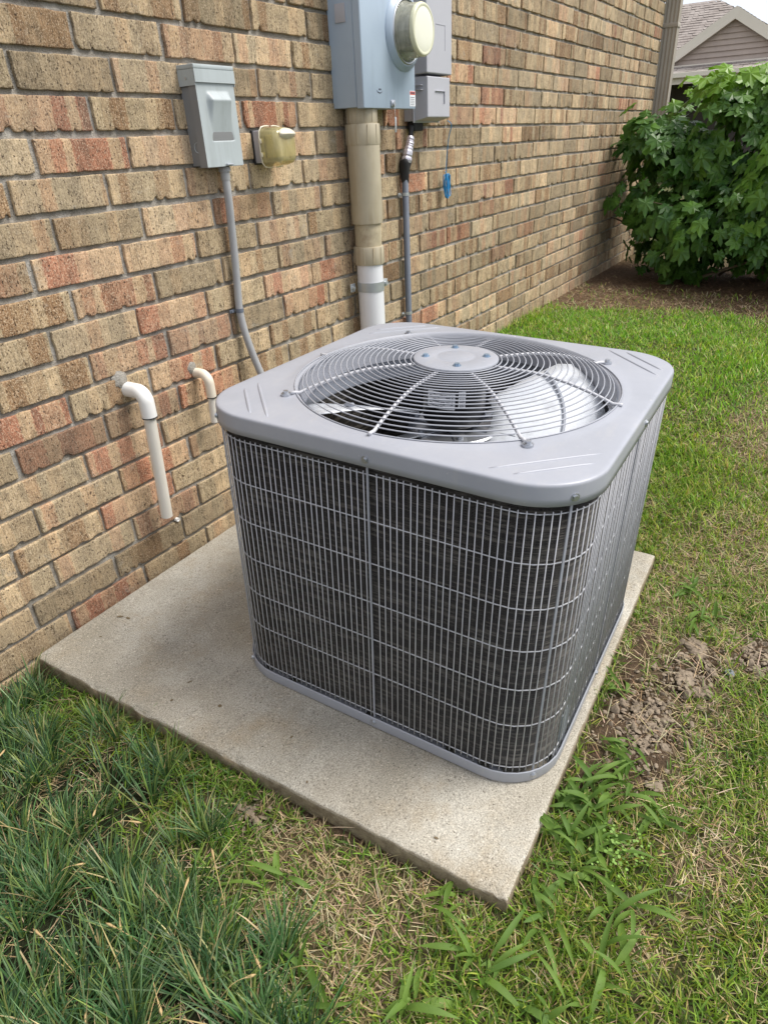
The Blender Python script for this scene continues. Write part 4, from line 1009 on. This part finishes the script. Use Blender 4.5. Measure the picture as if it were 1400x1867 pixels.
def shrub():
    t = thing('shrub', 'large dense dark green bush with lobed leaves at the far corner of the brick wall', 'shrub', (5.9, -1.2, 0.17))
    base_v = [leaf_mesh(i, None) for i in range(6)]
    meshes = [new_mesh('leaf', V, F_, M['leaf'], False) for V, F_ in base_v]
    n = 6600; pts = []
    rg = np.random.default_rng(3)
    # lumps making up the crown: centre, radii
    L = [((5.95, -0.42, 0.80), (0.42, 0.36, 0.55)), ((6.05, -0.75, 1.02), (0.6, 0.5, 0.56)), ((5.85, -1.15, 0.62), (0.55, 0.45, 0.42)), ((5.75, -1.55, 0.95), (0.62, 0.55, 0.62)),
         ((6.2, -1.3, 1.15), (0.7, 0.7, 0.47)), ((5.65, -2.1, 0.85), (0.62, 0.6, 0.68)), ((5.9, -2.3, 1.12), (0.7, 0.7, 0.52)), ((5.5, -1.75, 0.58), (0.38, 0.5, 0.36)), ((6.0, -2.9, 0.95), (0.7, 0.6, 0.6)), ((5.70, -0.28, 0.86), (0.32, 0.24, 0.44)), ((5.62, -0.55, 0.55), (0.35, 0.32, 0.36)), ((5.45, -1.0, 0.48), (0.42, 0.5, 0.34)), ((5.30, -1.9, 0.50), (0.4, 0.6, 0.36)), ((5.35, -1.45, 0.8), (0.4, 0.5, 0.5)), ((6.1, -0.98, 1.20), (0.5, 0.42, 0.28)), ((6.12, -0.60, 1.16), (0.42, 0.34, 0.33)), ((5.85, -0.85, 1.12), (0.40, 0.36, 0.34)), ((6.0, -1.15, 1.22), (0.45, 0.4, 0.3)), ((5.95, -1.6, 1.22), (0.45, 0.6, 0.27)), ((5.7, -2.0, 1.15), (0.45, 0.55, 0.30)), ((6.25, -0.30, 0.95), (0.4, 0.3, 0.34))]
    wts = np.array([a[1][0]*a[1][1]+a[1][1]*a[1][2]+a[1][0]*a[1][2] for a in L]); wts /= wts.sum()
    out = []
    while len(out) < n:
        (c, r) = L[rg.choice(len(L), p=wts)]
        d = rg.normal(size=3); d /= np.linalg.norm(d)
        if d[0] > 0.35 and rg.random() < 0.75: continue
        rad = 1+rg.normal(-0.06, 0.13); p = np.array(c)+d*np.array(r)*rad
        # clusters / gaps
        cl = vnoise(p[1]*5+p[0]*3, p[2]*5+p[0]*2, 9)
        if cl < 0.40 and rg.random() < 0.95: continue
        if p[2]-0.02*rg.normal() > 1.17+(0.058*0+0.0635)*(p[0]*0.83)*1.03+(0.05*math.sin(p[1]*6)) or p[2] < 0.21 or (p[1] > -0.05 and p[0] < 6.8): continue
        nrm = d+np.array([-0.45, -0.05, 0.45])+rg.normal(0, 0.42, 3); nrm /= np.linalg.norm(nrm)
        s_ = (0.185 if cl > 0.6 else 0.150)*(0.6+0.6*rg.random())
        if p[2] < 0.6: s_ *= 0.8
        out.append((p, nrm, s_))
    def mtx(p, nrm, s_):
        z = Vector(nrm); dn = Vector((rg.normal(0, 0.5), rg.normal(0, 0.5), -1.0)); y = (dn-z*dn.dot(z)).normalized(); x = y.cross(z)
        m = Matrix(((x.x*s_, y.x*s_, z.x*s_, p[0]), (x.y*s_, y.y*s_, z.y*s_, p[1]), (x.z*s_, y.z*s_, z.z*s_, p[2]), (0, 0, 0, 1))); return m
    def score(o):
        p = o[0]; q = project(*p)
        if not q or q[0] > 1420 or q[0] < 1050: return 1e9
        return (q[2])-o[2]*9
    out.sort(key=score); inv = Matrix.Translation((-5.9, 1.2, -0.17)); V, F_ = [], []
    for i, o in enumerate(out):
        m = inv @ mtx(*o); k = int(rg.integers(0, 6))
        if i < 300:
            ob_ = add('leaf', meshes[k], t); ob_.matrix_local = m
        else:
            off = len(V); V += [tuple(m @ Vector(v_)) for v_ in base_v[k][0]]; F_ += [tuple(a+off for a in f) for f in base_v[k][1]]
    add('foliage', new_mesh('foliage', V, F_, M['leaf']), t, kind='stuff')
    # stems
    mb = MB()
    for q in range(30):
        b = Vector((0.0+rg.normal(0, 0.18), rg.uniform(-1.3, 0.75), 0.0)); (c, r) = L[rg.integers(0, len(L))]
        e = Vector((c[0]-5.9+rg.normal(0, 0.25), c[1]+1.2+rg.normal(0, 0.25), c[2]-0.17+rg.uniform(-0.25, 0.15)))
        mid = (b+e)/2+Vector((rg.normal(0, 0.08), rg.normal(0, 0.08), 0.12)); ln = spline([b, mid, e], 5)
        mb.tube(ln, 0.01, 5, rs=[0.012-0.009*i/(len(ln)-1) for i in range(len(ln))])
    mb.obj('stem', M['twig'], t, smooth=True, kind='stuff')
shrub()

# ------------------------------------------------------------------ neighbouring house
def neighbour():
    X = 18.0
    t = thing('neighbouring_house', 'taupe house with shingled roof and siding gable seen beyond the shrub', 'house', (X, 1.2, 0))
    P = lambda x, y, z: (x-X, y-1.2, z)
    ypk, zpk = 1.20, 3.22; zb = 2.34; yl, yr = 2.62, -0.22; sl_ = (zpk-zb)/(yl-ypk)
    # siding boards (lap siding), clipped to the gable
    nb = 8; hgt = (zpk-0.08-zb)/nb
    for i in range(nb):
        z0 = zb+i*hgt; z1 = z0+hgt
        w0 = (zpk-0.02-z0)/sl_; w1 = max(0.02, (zpk-0.02-z1)/sl_)
        V = [P(X+0.00, ypk-w0, z0), P(X+0.00, ypk+w0, z0), P(X+0.030, ypk+w1, z1), P(X+0.030, ypk-w1, z1), P(X+0.04, ypk-w0, z0), P(X+0.04, ypk+w0, z0)]
        add('siding_board', new_mesh('siding_board', V, [(0, 1, 2, 3), (0, 4, 5, 1), (4, 3, 2, 5)], M['siding']), t)
    # rake boards
    for s_ in (1, -1):
        e = 1.62; zt_ = zpk+0.05; wv = 0.21; Y = [ypk, ypk+s_*e, ypk+s_*e, ypk]; Z = [zt_, zt_-e*sl_, zt_-e*sl_-wv, zt_-wv]
        V = [P(xx, y, z) for xx in (X-0.12, X-0.04) for y, z in zip(Y, Z)]
        add('rake_board', new_mesh('rake_board', V, [(0, 1, 2, 3), (7, 6, 5, 4), (0, 4, 5, 1), (1, 5, 6, 2), (2, 6, 7, 3)], M['trim']), t)
    # gable roof planes behind the rakes, with shingle courses as stepped strips
    def slope(y0, z0, y1, z1, xa, xb, name, n=22, parent=t, lift=0.05):
        V, F_ = [], []
        for i in range(n):
            f0, f1 = i/n, (i+1)/n
            ya, za = y0+(y1-y0)*f0, z0+(z1-z0)*f0; yb, zb_ = y0+(y1-y0)*f1, z0+(z1-z0)*f1
            o = len(V); V += [P(xa, ya, za+0.012+lift), P(xb, ya, za+0.012+lift), P(xb, yb, zb_+lift), P(xa, yb, zb_+lift), P(xa, ya, za+lift-0.004), P(xb, ya, za+lift-0.004)]
            F_ += [(o, o+1, o+2, o+3), (o, o+4, o+5, o+1)]
        return add(name, new_mesh(name, V, F_, M['shingle']), parent, kind='stuff')
    slope(yl+0.25, zpk-(yl+0.25-ypk)*sl_, ypk, zpk, X-0.10, X+4, 'gable_roof'); slope(yr-0.25, zpk-(ypk-yr+0.25)*sl_, ypk, zpk, X-0.10, X+4, 'gable_roof')
    # main roof behind: hip roof, front slope facing the viewer with shingle tabs
    def front_slope(xa, za, xb, zb_, ya0, ya1, yb0, yb1, rows, cols, name):
        V, F_ = [], []
        rg = np.random.default_rng(5)
        for i in range(rows):
            f0, f1 = i/rows, (i+1)/rows
            xa_, z0 = xa+(xb-xa)*f0, za+(zb_-za)*f0; xc, z1 = xa+(xb-xa)*f1, za+(zb_-za)*f1
            l0, r_0 = ya0+(yb0-ya0)*f0, ya1+(yb1-ya1)*f0; l1, r_1 = ya0+(yb0-ya0)*f1, ya1+(yb1-ya1)*f1
            for j in range(cols):
                g0, g1 = (j+0.5*(i % 2)*0.9)/cols, (j+0.97+0.5*(i % 2)*0.9)/cols; g1 = min(g1, 1); k_ = rg.uniform(0.004, 0.014)
                if g0 >= 1: continue
                o = len(V)
                V += [P(xa_-k_, r_0+(l0-r_0)*g0, z0+k_), P(xa_-k_, r_0+(l0-r_0)*g1, z0+k_), P(xc, r_1+(l1-r_1)*g1, z1+0.002), P(xc, r_1+(l1-r_1)*g0, z1+0.002), P(xa_, r_0+(l0-r_0)*g0, z0-0.008), P(xa_, r_0+(l0-r_0)*g1, z0-0.008)]
                F_ += [(o, o+1, o+2, o+3), (o, o+4, o+5, o+1)]
        return add(name, new_mesh(name, V, F_, M['shingle']), t, kind='stuff')
    front_slope(X+0.15, 2.30, X+3.0, 3.80, 7.5, -0.6, 5.5, 2.1, 26, 40, 'main_roof')
    V = [P(X+0.20, 7.5, 2.27), P(X+0.20, -0.6, 2.27), P(X+3.05, 2.1, 3.77), P(X+3.05, 5.5, 3.77)]; add('roof_deck', new_mesh('roof_deck', V, [(0, 1, 2, 3)], M['shingle']), t)
    V = [P(X+3.0, 2.1, 3.80), P(X+0.15, -0.6, 2.30), P(X+6, -0.6, 2.3), P(X+3.2, 2.1, 3.8)]; add('hip_roof', new_mesh('hip_roof', V, [(0, 1, 2, 3)], M['shingle']), t)
    # low pent roof strip, flashing, gutter, porch
    front_slope(X-0.55, 2.185, X-0.02, 2.33, 7.5, -3.0, 7.5, -3.0, 3, 60, 'pent_roof')
    MB().box(-0.06, -0.02, -4.2, 6.3, 2.315, 2.345).obj('flashing', M['trim'], t, smooth=False)
    MB().box(-0.66, -0.55, -4.2, 6.3, 2.09, 2.185, 0.01).obj('gutter', M['trim'], t, smooth=False)
    MB().box(-0.545, -0.50, -4.2, 6.3, 1.98, 2.10).obj('fascia', M['trim'], t, smooth=False)
    MB().box(-0.50, 2.5, -4.2, 6.3, 2.02, 2.06).obj('porch_ceiling', M['interior'], t, smooth=False)
    MB().box(1.8, 2.0, -4.2, 6.3, 0.0, 2.3).obj('porch_wall', M['interior'], t, smooth=False)
    for y in (1.12, -2.4, 4.0): MB().box(-0.48, -0.36, y-0.06, y+0.06, 0.0, 2.0, 0.005).obj('porch_post', M['trim'], t, smooth=False)
    MB().box(0.05, 1.8, -4.2, 6.3, 2.06, 2.3).obj('roof_core', M['interior'], t, smooth=False)
neighbour()

# ------------------------------------------------------------------ grass
def blades(name, P, H, W, azim, lean, curl, colr, mat, levels=3, label=None, cat=None, twist=None):
    """P (n,3) roots; H lengths; lean = initial tilt from vertical; curl = extra tilt at the tip; colour (n,3)"""
    n = len(P); V = np.zeros((n, 2*levels+1, 3)); d = np.stack([np.cos(azim), np.sin(azim)], -1); sd = np.stack([-np.sin(azim), np.cos(azim)], -1)
    if twist is not None:
        ta = azim+twist; sd = np.stack([-np.sin(ta), np.cos(ta)], -1)
    pos = P.copy(); ang = lean.copy(); seg = H/levels
    for k in range(levels):
        w = W*(1.0 if k == 0 else (1-(k/levels)**1.8))*0.5
        w = W*0.5*(0.75, 1.0, 0.8, 0.6, 0.45)[min(k, 4)]
        V[:, 2*k, :2] = pos[:, :2]-sd*w[:, None]; V[:, 2*k, 2] = pos[:, 2]
        V[:, 2*k+1, :2] = pos[:, :2]+sd*w[:, None]; V[:, 2*k+1, 2] = pos[:, 2]
        pos = pos.copy(); pos[:, :2] += d*(np.sin(ang)*seg)[:, None]; pos[:, 2] += np.cos(ang)*seg; ang = ang+curl/levels
        gr = gz(pos[:, 0], pos[:, 1])+0.003; low = (pos[:, 2] < gr) & ~in_pad(pos[:, 0], pos[:, 1])
        pos[:, 2] = np.where(low, gr, pos[:, 2])
    V[:, -1] = pos
    m = 2*levels+1; base_ = (np.arange(n)*m)[:, None]
    quads = np.concatenate([base_+np.array([[2*k, 2*k+1, 2*k+3, 2*k+2]]) for k in range(levels-1)], 0)
    tris = base_+np.array([[2*levels-2, 2*levels-1, 2*levels]])
    # store everything as triangles
    q1 = quads[:, [0, 1, 2]]; q2 = quads[:, [0, 2, 3]]; F_ = np.concatenate([q1, q2, tris], 0)
    c = np.repeat(colr[:, None, :], m, 1)
    grad = np.ones(m); c = c*grad[None, :, None]
    c = np.concatenate([c, np.ones((n, m, 1))], -1).reshape(-1, 4)
    me = fast_mesh(name, V.reshape(-1, 3), F_, mat, {'tint': c})
    return me
def scatter(n, x0, x1, y0, y1, dens):
    x = rng.uniform(x0, x1, n); y = rng.uniform(y0, y1, n); k = rng.random(n) < dens(x, y)
    k &= ~in_pad(x, y, 0.004) & ~((y > -0.012) & (x < 6.8)); return x[k], y[k]
def mixcol(n, cols, wts, jit=0.22):
    c = np.array(cols)[rng.choice(len(cols), n, p=np.array(wts)/sum(wts))]
    return np.clip(c*(1+rng.normal(0, jit, (n, 1)))*(1+rng.normal(0, 0.06, (n, 3))), 0.004, 1)
GREENS = [(0.140, 0.255, 0.036), (0.195, 0.325, 0.048), (0.085, 0.175, 0.035), (0.280, 0.355, 0.080), (0.44, 0.38, 0.20)]
# short lawn
def lawn(name, n, x0, x1, y0, y1, hs, ws, extra=None):
    def dens(x, y):
        d = 1-f_dirt(x, y)*0.97
        d = d*(1-0.62*f_straw(x, y))*(1-0.93*f_fescue(x, y)); d = d*(0.45+0.75*fbm(x*7, y*7, 51, 3))
        return d*(extra(x, y) if extra else 1)
    x, y = scatter(n, x0, x1, y0, y1, dens); k = len(x)
    P = np.stack([x, y, gz(x, y)-0.003], -1)
    H = hs*(0.55+0.8*rng.random(k))*(0.75+0.6*fbm(x*3, y*3, 61, 2)); W = ws*(0.7+0.6*rng.random(k))
    yel = np.clip(fbm(x*2.2+2, y*2.2, 71, 3)*2-0.6, 0, 1)
    c = mixcol(k, GREENS, [3, 3, 2.0, 2.0, 1.3]); far = np.clip((x-1.7)/1.6, 0, 1)[:, None]
    c = c*(1+far*np.array([[0.10, 0.26, -0.10]])); c = c*(1-0.35*yel[:, None]*np.array([[-0.5, 0.0, 0.2]]))
    return blades(name, P, H, W, rng.uniform(0, 2*PI, k), rng.uniform(0.15, 1.15, k), rng.uniform(0.1, 1.3, k), c, M['blade'], 3, twist=rng.normal(0, 0.5, k))
def stuff(name, me): add(name, me, kind='stuff')
def tag_stuff(name, me, label, cat): add(name, me, kind='stuff', label=label, category=cat)
tag_stuff('lawn_grass', lawn('lawn_near', 230000, 0.15, 2.7, -2.6, -0.02, 0.038, 0.0027), 'short patchy green lawn grass around and in front of the concrete pad', 'grass')
tag_stuff('lawn_grass', lawn('lawn_far', 150000, 2.3, 5.2, -3.6, 0.0, 0.042, 0.0036), 'bright green lawn grass behind the air conditioner up to the shrub bed', 'grass')
tag_stuff('lawn_grass', lawn('lawn_wide', 60000, 0.3, 14, -9, -2.3, 0.05, 0.009, lambda x, y: 1.0*((x < 2.3) | (y < -3.4) | (x > 5.0))), 'green lawn stretching away to the right side of the yard', 'grass')
# dead straw lying on the ground
def straw(n, x0, x1, y0, y1, dens, hs, ws):
    x, y = scatter(n, x0, x1, y0, y1, dens); k = len(x); P = np.stack([x, y, gz(x, y)+rng.uniform(0, 0.008, k)], -1)
    c = mixcol(k, [(0.48, 0.37, 0.23), (0.38, 0.29, 0.17), (0.56, 0.46, 0.31), (0.28, 0.19, 0.11)], [3, 2, 1.5, 1.6], 0.22)
    return blades('straw', P, hs*(0.5+rng.random(k)), ws*(0.7+0.6*rng.random(k)), rng.uniform(0, 2*PI, k), rng.uniform(1.0, 1.6, k), rng.uniform(-0.2, 0.5, k), c, M['straw'], 3)
tag_stuff('dead_grass', straw(150000, 0.15, 3.6, -2.5, -0.3, lambda x, y: (0.11+0.60*f_straw(x, y))*(1-0.82*f_dirt(x, y)), 0.034, 0.0013), 'dry tan dead grass lying in patches between green blades', 'dead grass')
tag_stuff('dead_grass', straw(40000, 2.6, 5.2, -3.2, 0.0, lambda x, y: 0.10+0.5*np.clip((fbm(x*2.4+3, y*2.4+1, 23, 4)-0.5)*5, 0, 1)+0.35*np.clip((x-3.7)/0.6, 0, 1), 0.04, 0.0022), 'dry stalks mixed into the lawn behind the air conditioner', 'dead grass')
tag_stuff('dead_grass', straw(9000, 0.2, 1.9, -1.9, 0.0, lambda x, y: 0.12+0.5*f_dirt(x, y), 0.06, 0.0016), 'scattered dry stalks over the bare soil by the pad', 'dead grass')
# tall fine leaved clumps at lower left
def fescue():
    xs, ys = scatter(900, -0.25, 0.62, -1.9, -0.02, lambda x, y: f_fescue(x, y)*0.85)
    P, H, W, A_, Ln, Cu, C_ = [], [], [], [], [], [], []
    for cx, cy in zip(xs, ys):
        m = rng.integers(22, 44); a = rng.uniform(0, 2*PI, m); r = np.abs(rng.normal(0, 0.013, m))
        x = cx+r*np.cos(a); y = cy+r*np.sin(a); P.append(np.stack([x, y, gz(x, y)-0.004], -1))
        s_ = 0.8+0.45*rng.random(); wind = 0.5+rng.normal(0, 0.25)     # clumps lean loosely towards the pad
        hh = np.interp(cy, [-1.3, -0.6, -0.1], [0.112, 0.094, 0.078])
        H.append(hh*s_*(0.6+0.6*rng.random(m))); W.append(0.0031*(0.65+0.6*rng.random(m)))
        dx = np.cos(a)+0.9*math.cos(wind); dy = np.sin(a)+0.9*math.sin(wind); A_.append(np.arctan2(dy, dx))
        Ln.append(np.clip(0.18+r*26+rng.normal(0, 0.15, m), 0.02, 1.2)); Cu.append(rng.uniform(0.2, 1.35, m))
        c = mixcol(m, [(0.080, 0.162, 0.060), (0.155, 0.245, 0.115), (0.038, 0.090, 0.038), (0.190, 0.265, 0.075), (0.46, 0.38, 0.20)], [3, 2.0, 2.4, 1.8, 0.55], 0.25); C_.append(c*(0.85+0.3*rng.random()))
    P, H, W, A_, Ln, Cu, C_ = [np.concatenate(q) for q in (P, H, W, A_, Ln, Cu, C_)]
    return blades('fescue', P, H, W, A_, Ln, Cu, C_, M['blade'], 4)
tag_stuff('tall_grass', fescue(), 'tall blue-green grass clumps filling the lower left beside the pad', 'tall grass')
# dry seed stalks in the tall grass
mb = MB()
for q in range(26):
    x = rng.uniform(0.05, 0.46); y = rng.uniform(-1.15, -0.15); a = rng.uniform(0, 2*PI); l = rng.uniform(0.06, 0.13)
    z = float(gz(x, y)); P0 = Vector((x, y, z+0.03)); P1 = P0+Vector((math.cos(a)*l*0.5, math.sin(a)*l*0.5, rng.uniform(0.02, 0.05))); P2 = P0+Vector((math.cos(a)*l, math.sin(a)*l, rng.uniform(0.01, 0.05)))
    ln = spline([P0, P1, P2], 5); mb.tube(ln, 0.001, 4, rs=[0.0007]*(len(ln)-3)+[0.0022, 0.0028, 0.0006])
M['stalk'] = mat_paint('dry_stalk', (0.46, 0.33, 0.16, 1), 0.8, 0.15)
o = mb.obj('seed_stalk', M['stalk'], smooth=True, kind='stuff', label='pale dry seed stalks lying among the tall grass', category='dry stalks')

# broad leaved weeds: each plant a thing, each leaf a part
def wleaf(l, w, droop):
    n = 7; V = []; F_ = []
    for i in range(n+1):
        t = i/n; wd = w*0.5*math.sin(PI*min(1, 0.10+0.92*t))**0.75*(1 if t < 1 else 0)
        x = l*t; z = 0.42*l*t-droop*l*t*t
        V += [(x, -wd, z+0.22*wd), (x, 0, z-0.1*wd), (x, wd, z+0.22*wd)]
    for i in range(n):
        b = i*3; F_ += [(b, b+3, b+4, b+1), (b+1, b+4, b+5, b+2)]
    return new_mesh('leaf', V, F_, M['weed'], True)
WL = [wleaf(0.075, 0.0105, 0.5), wleaf(0.060, 0.012, 0.7), wleaf(0.095, 0.0095, 0.7), wleaf(0.045, 0.0105, 0.3), wleaf(0.070, 0.0125, 1.1)]
WEEDS = [((0.955, -1.405), 'crabgrass clump in the thick of the weed patch, nearest the condenser corner side', 9), ((0.845, -1.415), 'crabgrass clump between the pad tip and the yellow-green clover weed', 9), ((1.12, -1.40), 'crabgrass plant growing at the near rim of the dug dirt', 7), ((0.66, -1.50), 'crabgrass plant in the lawn below and right of the pad tip', 7), ((0.935, -1.352), 'crabgrass clump with broad blades reaching over the right pad edge near the front corner', 9), ((0.985, -1.375), 'bright crabgrass clump just below the grey base of the air conditioner corner', 10),
         ((0.86, -1.365), 'crabgrass clump hugging the right pad edge closest to the front tip', 9), ((0.90, -1.44), 'wide leaved crabgrass plant in the middle of the weed patch right of the pad', 10),
         ((0.80, -1.41), 'dark crabgrass plant just right of the pad front tip', 8), ((1.04, -1.435), 'crabgrass clump below the dug up dirt patch', 9), ((0.70, -1.385), 'crabgrass blades standing at the very tip of the pad', 7),
         ((0.615, -1.235), 'upright crabgrass blades along the front pad edge left of its tip', 6), ((0.56, -1.335), 'long bladed crabgrass clump at the bottom centre', 9), ((0.395, -1.085), 'tall single crabgrass plant among the blue-green grass at the bottom', 6),
         ((0.50, -0.935), 'broad bladed weed in the dead grass left of centre', 5), ((1.82, -1.42), 'low leafy weed in the grass beside the far right pad corner', 11), ((1.70, -1.47), 'leafy weed rosette behind the large mud clod', 10),
         ((1.30, -1.345), 'small weed growing against the right pad edge by the dirt', 5), ((0.98, -1.52), 'crabgrass plant at the right rim of the weed patch', 8), ((0.55, -1.45), 'crabgrass clump low in the frame right of the bottom centre', 8), ((0.76, -1.50), 'crabgrass tuft beside the small tan straw spot', 6), ((0.455, -1.25), 'dark crabgrass blades at the bottom edge left of the middle', 7)]
for i, ((x, y), lab, m) in enumerate(WEEDS):
    z = float(gz(x, y)); t = thing('crabgrass_plant', lab, 'weed', (x, y, z), group='broad leaved weeds around the pad')
    m = int(m*1.6)
    for j in range(m):
        az = 2*PI*j/m+rng.normal(0, 0.7); me_ = WL[rng.integers(0, 5)]
        s_ = 0.62+0.5*rng.random()
        o = add('leaf', me_, t, loc=(rng.normal(0, 0.018), rng.normal(0, 0.018), 0.004+0.024*rng.random()), rot=(rng.normal(0, 0.3), -abs(rng.normal(0.20, 0.30)), az)); o.scale = (s_, s_, s_)
# small yellow-green clover-like weed
cw = thing('clover_weed', 'tiny yellow-green round leaved weed in the weed patch right of the pad', 'weed', (0.87, -1.475, float(gz(0.87, -1.475))))
mb = MB(); M['clover'] = mat_paint('clover_leaf', (0.17, 0.30, 0.05, 1), 0.6, 0.2)
for q in range(110):
    c = Vector((rng.normal(0, 0.032), rng.normal(0, 0.028), rng.uniform(0.015, 0.045))); n_ = Vector((rng.normal(0, 0.4), rng.normal(0, 0.4), 1)).normalized(); r = rng.uniform(0.0018, 0.0036)
    x = n_.cross(Vector((0, 1, 0))).normalized(); y = n_.cross(x)
    mb._add([c+x*r*math.cos(a)+y*r*math.sin(a) for a in np.linspace(0, 2*PI, 7, endpoint=False)], [tuple(range(7))])
mb.obj('leaflets', M['clover'], cw, smooth=False, kind='stuff')

# ------------------------------------------------------------------ mud clods, chips, stone
def clod(seed, r, flat=0.45, nu=14, nv=8):
    rg = np.random.default_rng(seed); V = []; F_ = []
    ax = rg.uniform(0.7, 1.3, 2)
    for j in range(nv+1):
        ph = -PI/2+PI*j/nv
        for i in range(nu):
            a = 2*PI*i/nu; k = 1+0.45*(vnoise(np.array(math.cos(a)*1.7+seed), np.array(math.sin(a)*1.7+ph*1.5), seed)-0.5)+rg.normal(0, 0.05)
            V.append((r*ax[0]*k*math.cos(ph)*math.cos(a), r*ax[1]*k*math.cos(ph)*math.sin(a), r*flat*k*math.sin(ph)))
    for j in range(nv):
        for i in range(nu): k = (i+1) % nu; F_.append((j*nu+i, j*nu+k, (j+1)*nu+k, (j+1)*nu+i))
    return V, F_
BIG = [((1.565, -1.485), 0.030, 'large flat mud clod farthest from the camera in the dirt patch'), ((1.43, -1.485), 0.026, 'cracked mud clod in the middle of the dirt patch'), ((1.40, -1.53), 0.024, 'mud clod near the right side of the dirt patch'),
       ((1.22, -1.405), 0.017, 'small mud lump in the dug soil next to the pad edge')]
for i, ((x, y), r, lab) in enumerate(BIG):
    V, F_ = clod(100+i, r, 0.4, 20, 10); add('mud_clod', new_mesh('mud_clod', V, F_, M['clod'], False), loc=(x, y, float(gz(x, y))+r*0.12), label=lab, category='mud clod', group='mud clods in the dirt patch')
V, F_ = clod(300, 0.011, 0.6); add('stone', new_mesh('stone', V, F_, M['stone'], False), loc=(1.50, -1.575, float(gz(1.50, -1.575))+0.008), label='small blue-grey stone lying right of the mud clods', category='stone')
SV, SF = [], []
for q in range(1900):
    b = DIRT[rng.choice([0, 0, 0, 0, 0, 1, 1, 1, 2, 2, 3])]; x = b[0]+rng.normal(0, b[2]*0.55); y = b[1]+rng.normal(0, b[3]*0.55)
    if in_pad(np.array(x), np.array(y), 0.01): continue
    r = float(np.clip(rng.lognormal(-5.75, 0.6), 0.0015, 0.012)); V, F_ = clod(1000+q, r, rng.uniform(0.15, 0.55), 7, 4); o = len(SV)
    a = rng.uniform(0, 2*PI); tx = rng.normal(0, 0.5); R_ = Euler((tx, rng.normal(0, 0.5), a)).to_matrix(); z = float(gz(x, y))+rng.uniform(0, 0.012)
    SV += [tuple(R_ @ Vector(v_)+Vector((x, y, z))) for v_ in V]; SF += [tuple(i+o for i in f) for f in F_]
tag_stuff('soil_crumbs', new_mesh('soil_crumbs', SV, SF, M['clod']), 'loose crumbled brown soil in the dug patches', 'soil')
DV, DF = [], []
for q in range(46):
    lx = rng.uniform(-0.60, 0.62); ly = rng.uniform(-0.40, 0.85)
    if abs(lx) < 0.42 and -0.42 < ly < 0.45: continue
    r = rng.uniform(0.0012, 0.0042); V, F_ = clod(5000+q, r, 0.3, 6, 3); a = rng.uniform(0, PI); o = len(DV); c_, s_ = math.cos(a), math.sin(a)
    st_ = rng.uniform(1, 3.2)
    for v_ in V:
        p_ = UM @ Vector((lx+v_[0]*st_*c_-v_[1]*s_, ly+v_[0]*st_*s_+v_[1]*c_, 0.0016+v_[2])); DV.append(tuple(p_))
    DF += [tuple(i+o for i in f) for f in F_]
tag_stuff('pad_debris', new_mesh('pad_debris', DV, DF, M['twig']), 'tiny dark leaf bits and soil specks scattered on the concrete pad', 'debris')
# dead leaf chips and mulch under the shrub
x = rng.uniform(4.3, 6.4, 9000); y = rng.uniform(-3.4, -0.02, 9000); k = rng.random(9000) < f_dirt(x, y); x, y = x[k], y[k]; n = len(x)
me = blades('mulch', np.stack([x, y, gz(x, y)+0.002], -1), rng.uniform(0.015, 0.05, n), rng.uniform(0.004, 0.012, n), rng.uniform(0, 2*PI, n), rng.uniform(1.2, 1.6, n), rng.uniform(-0.3, 0.3, n), mixcol(n, [(0.20, 0.12, 0.07), (0.30, 0.20, 0.12), (0.12, 0.075, 0.045)], [2, 1, 2]), M['straw'], 2)
tag_stuff('leaf_litter', me, 'brown leaf litter on the bare soil below the shrub', 'leaf litter')
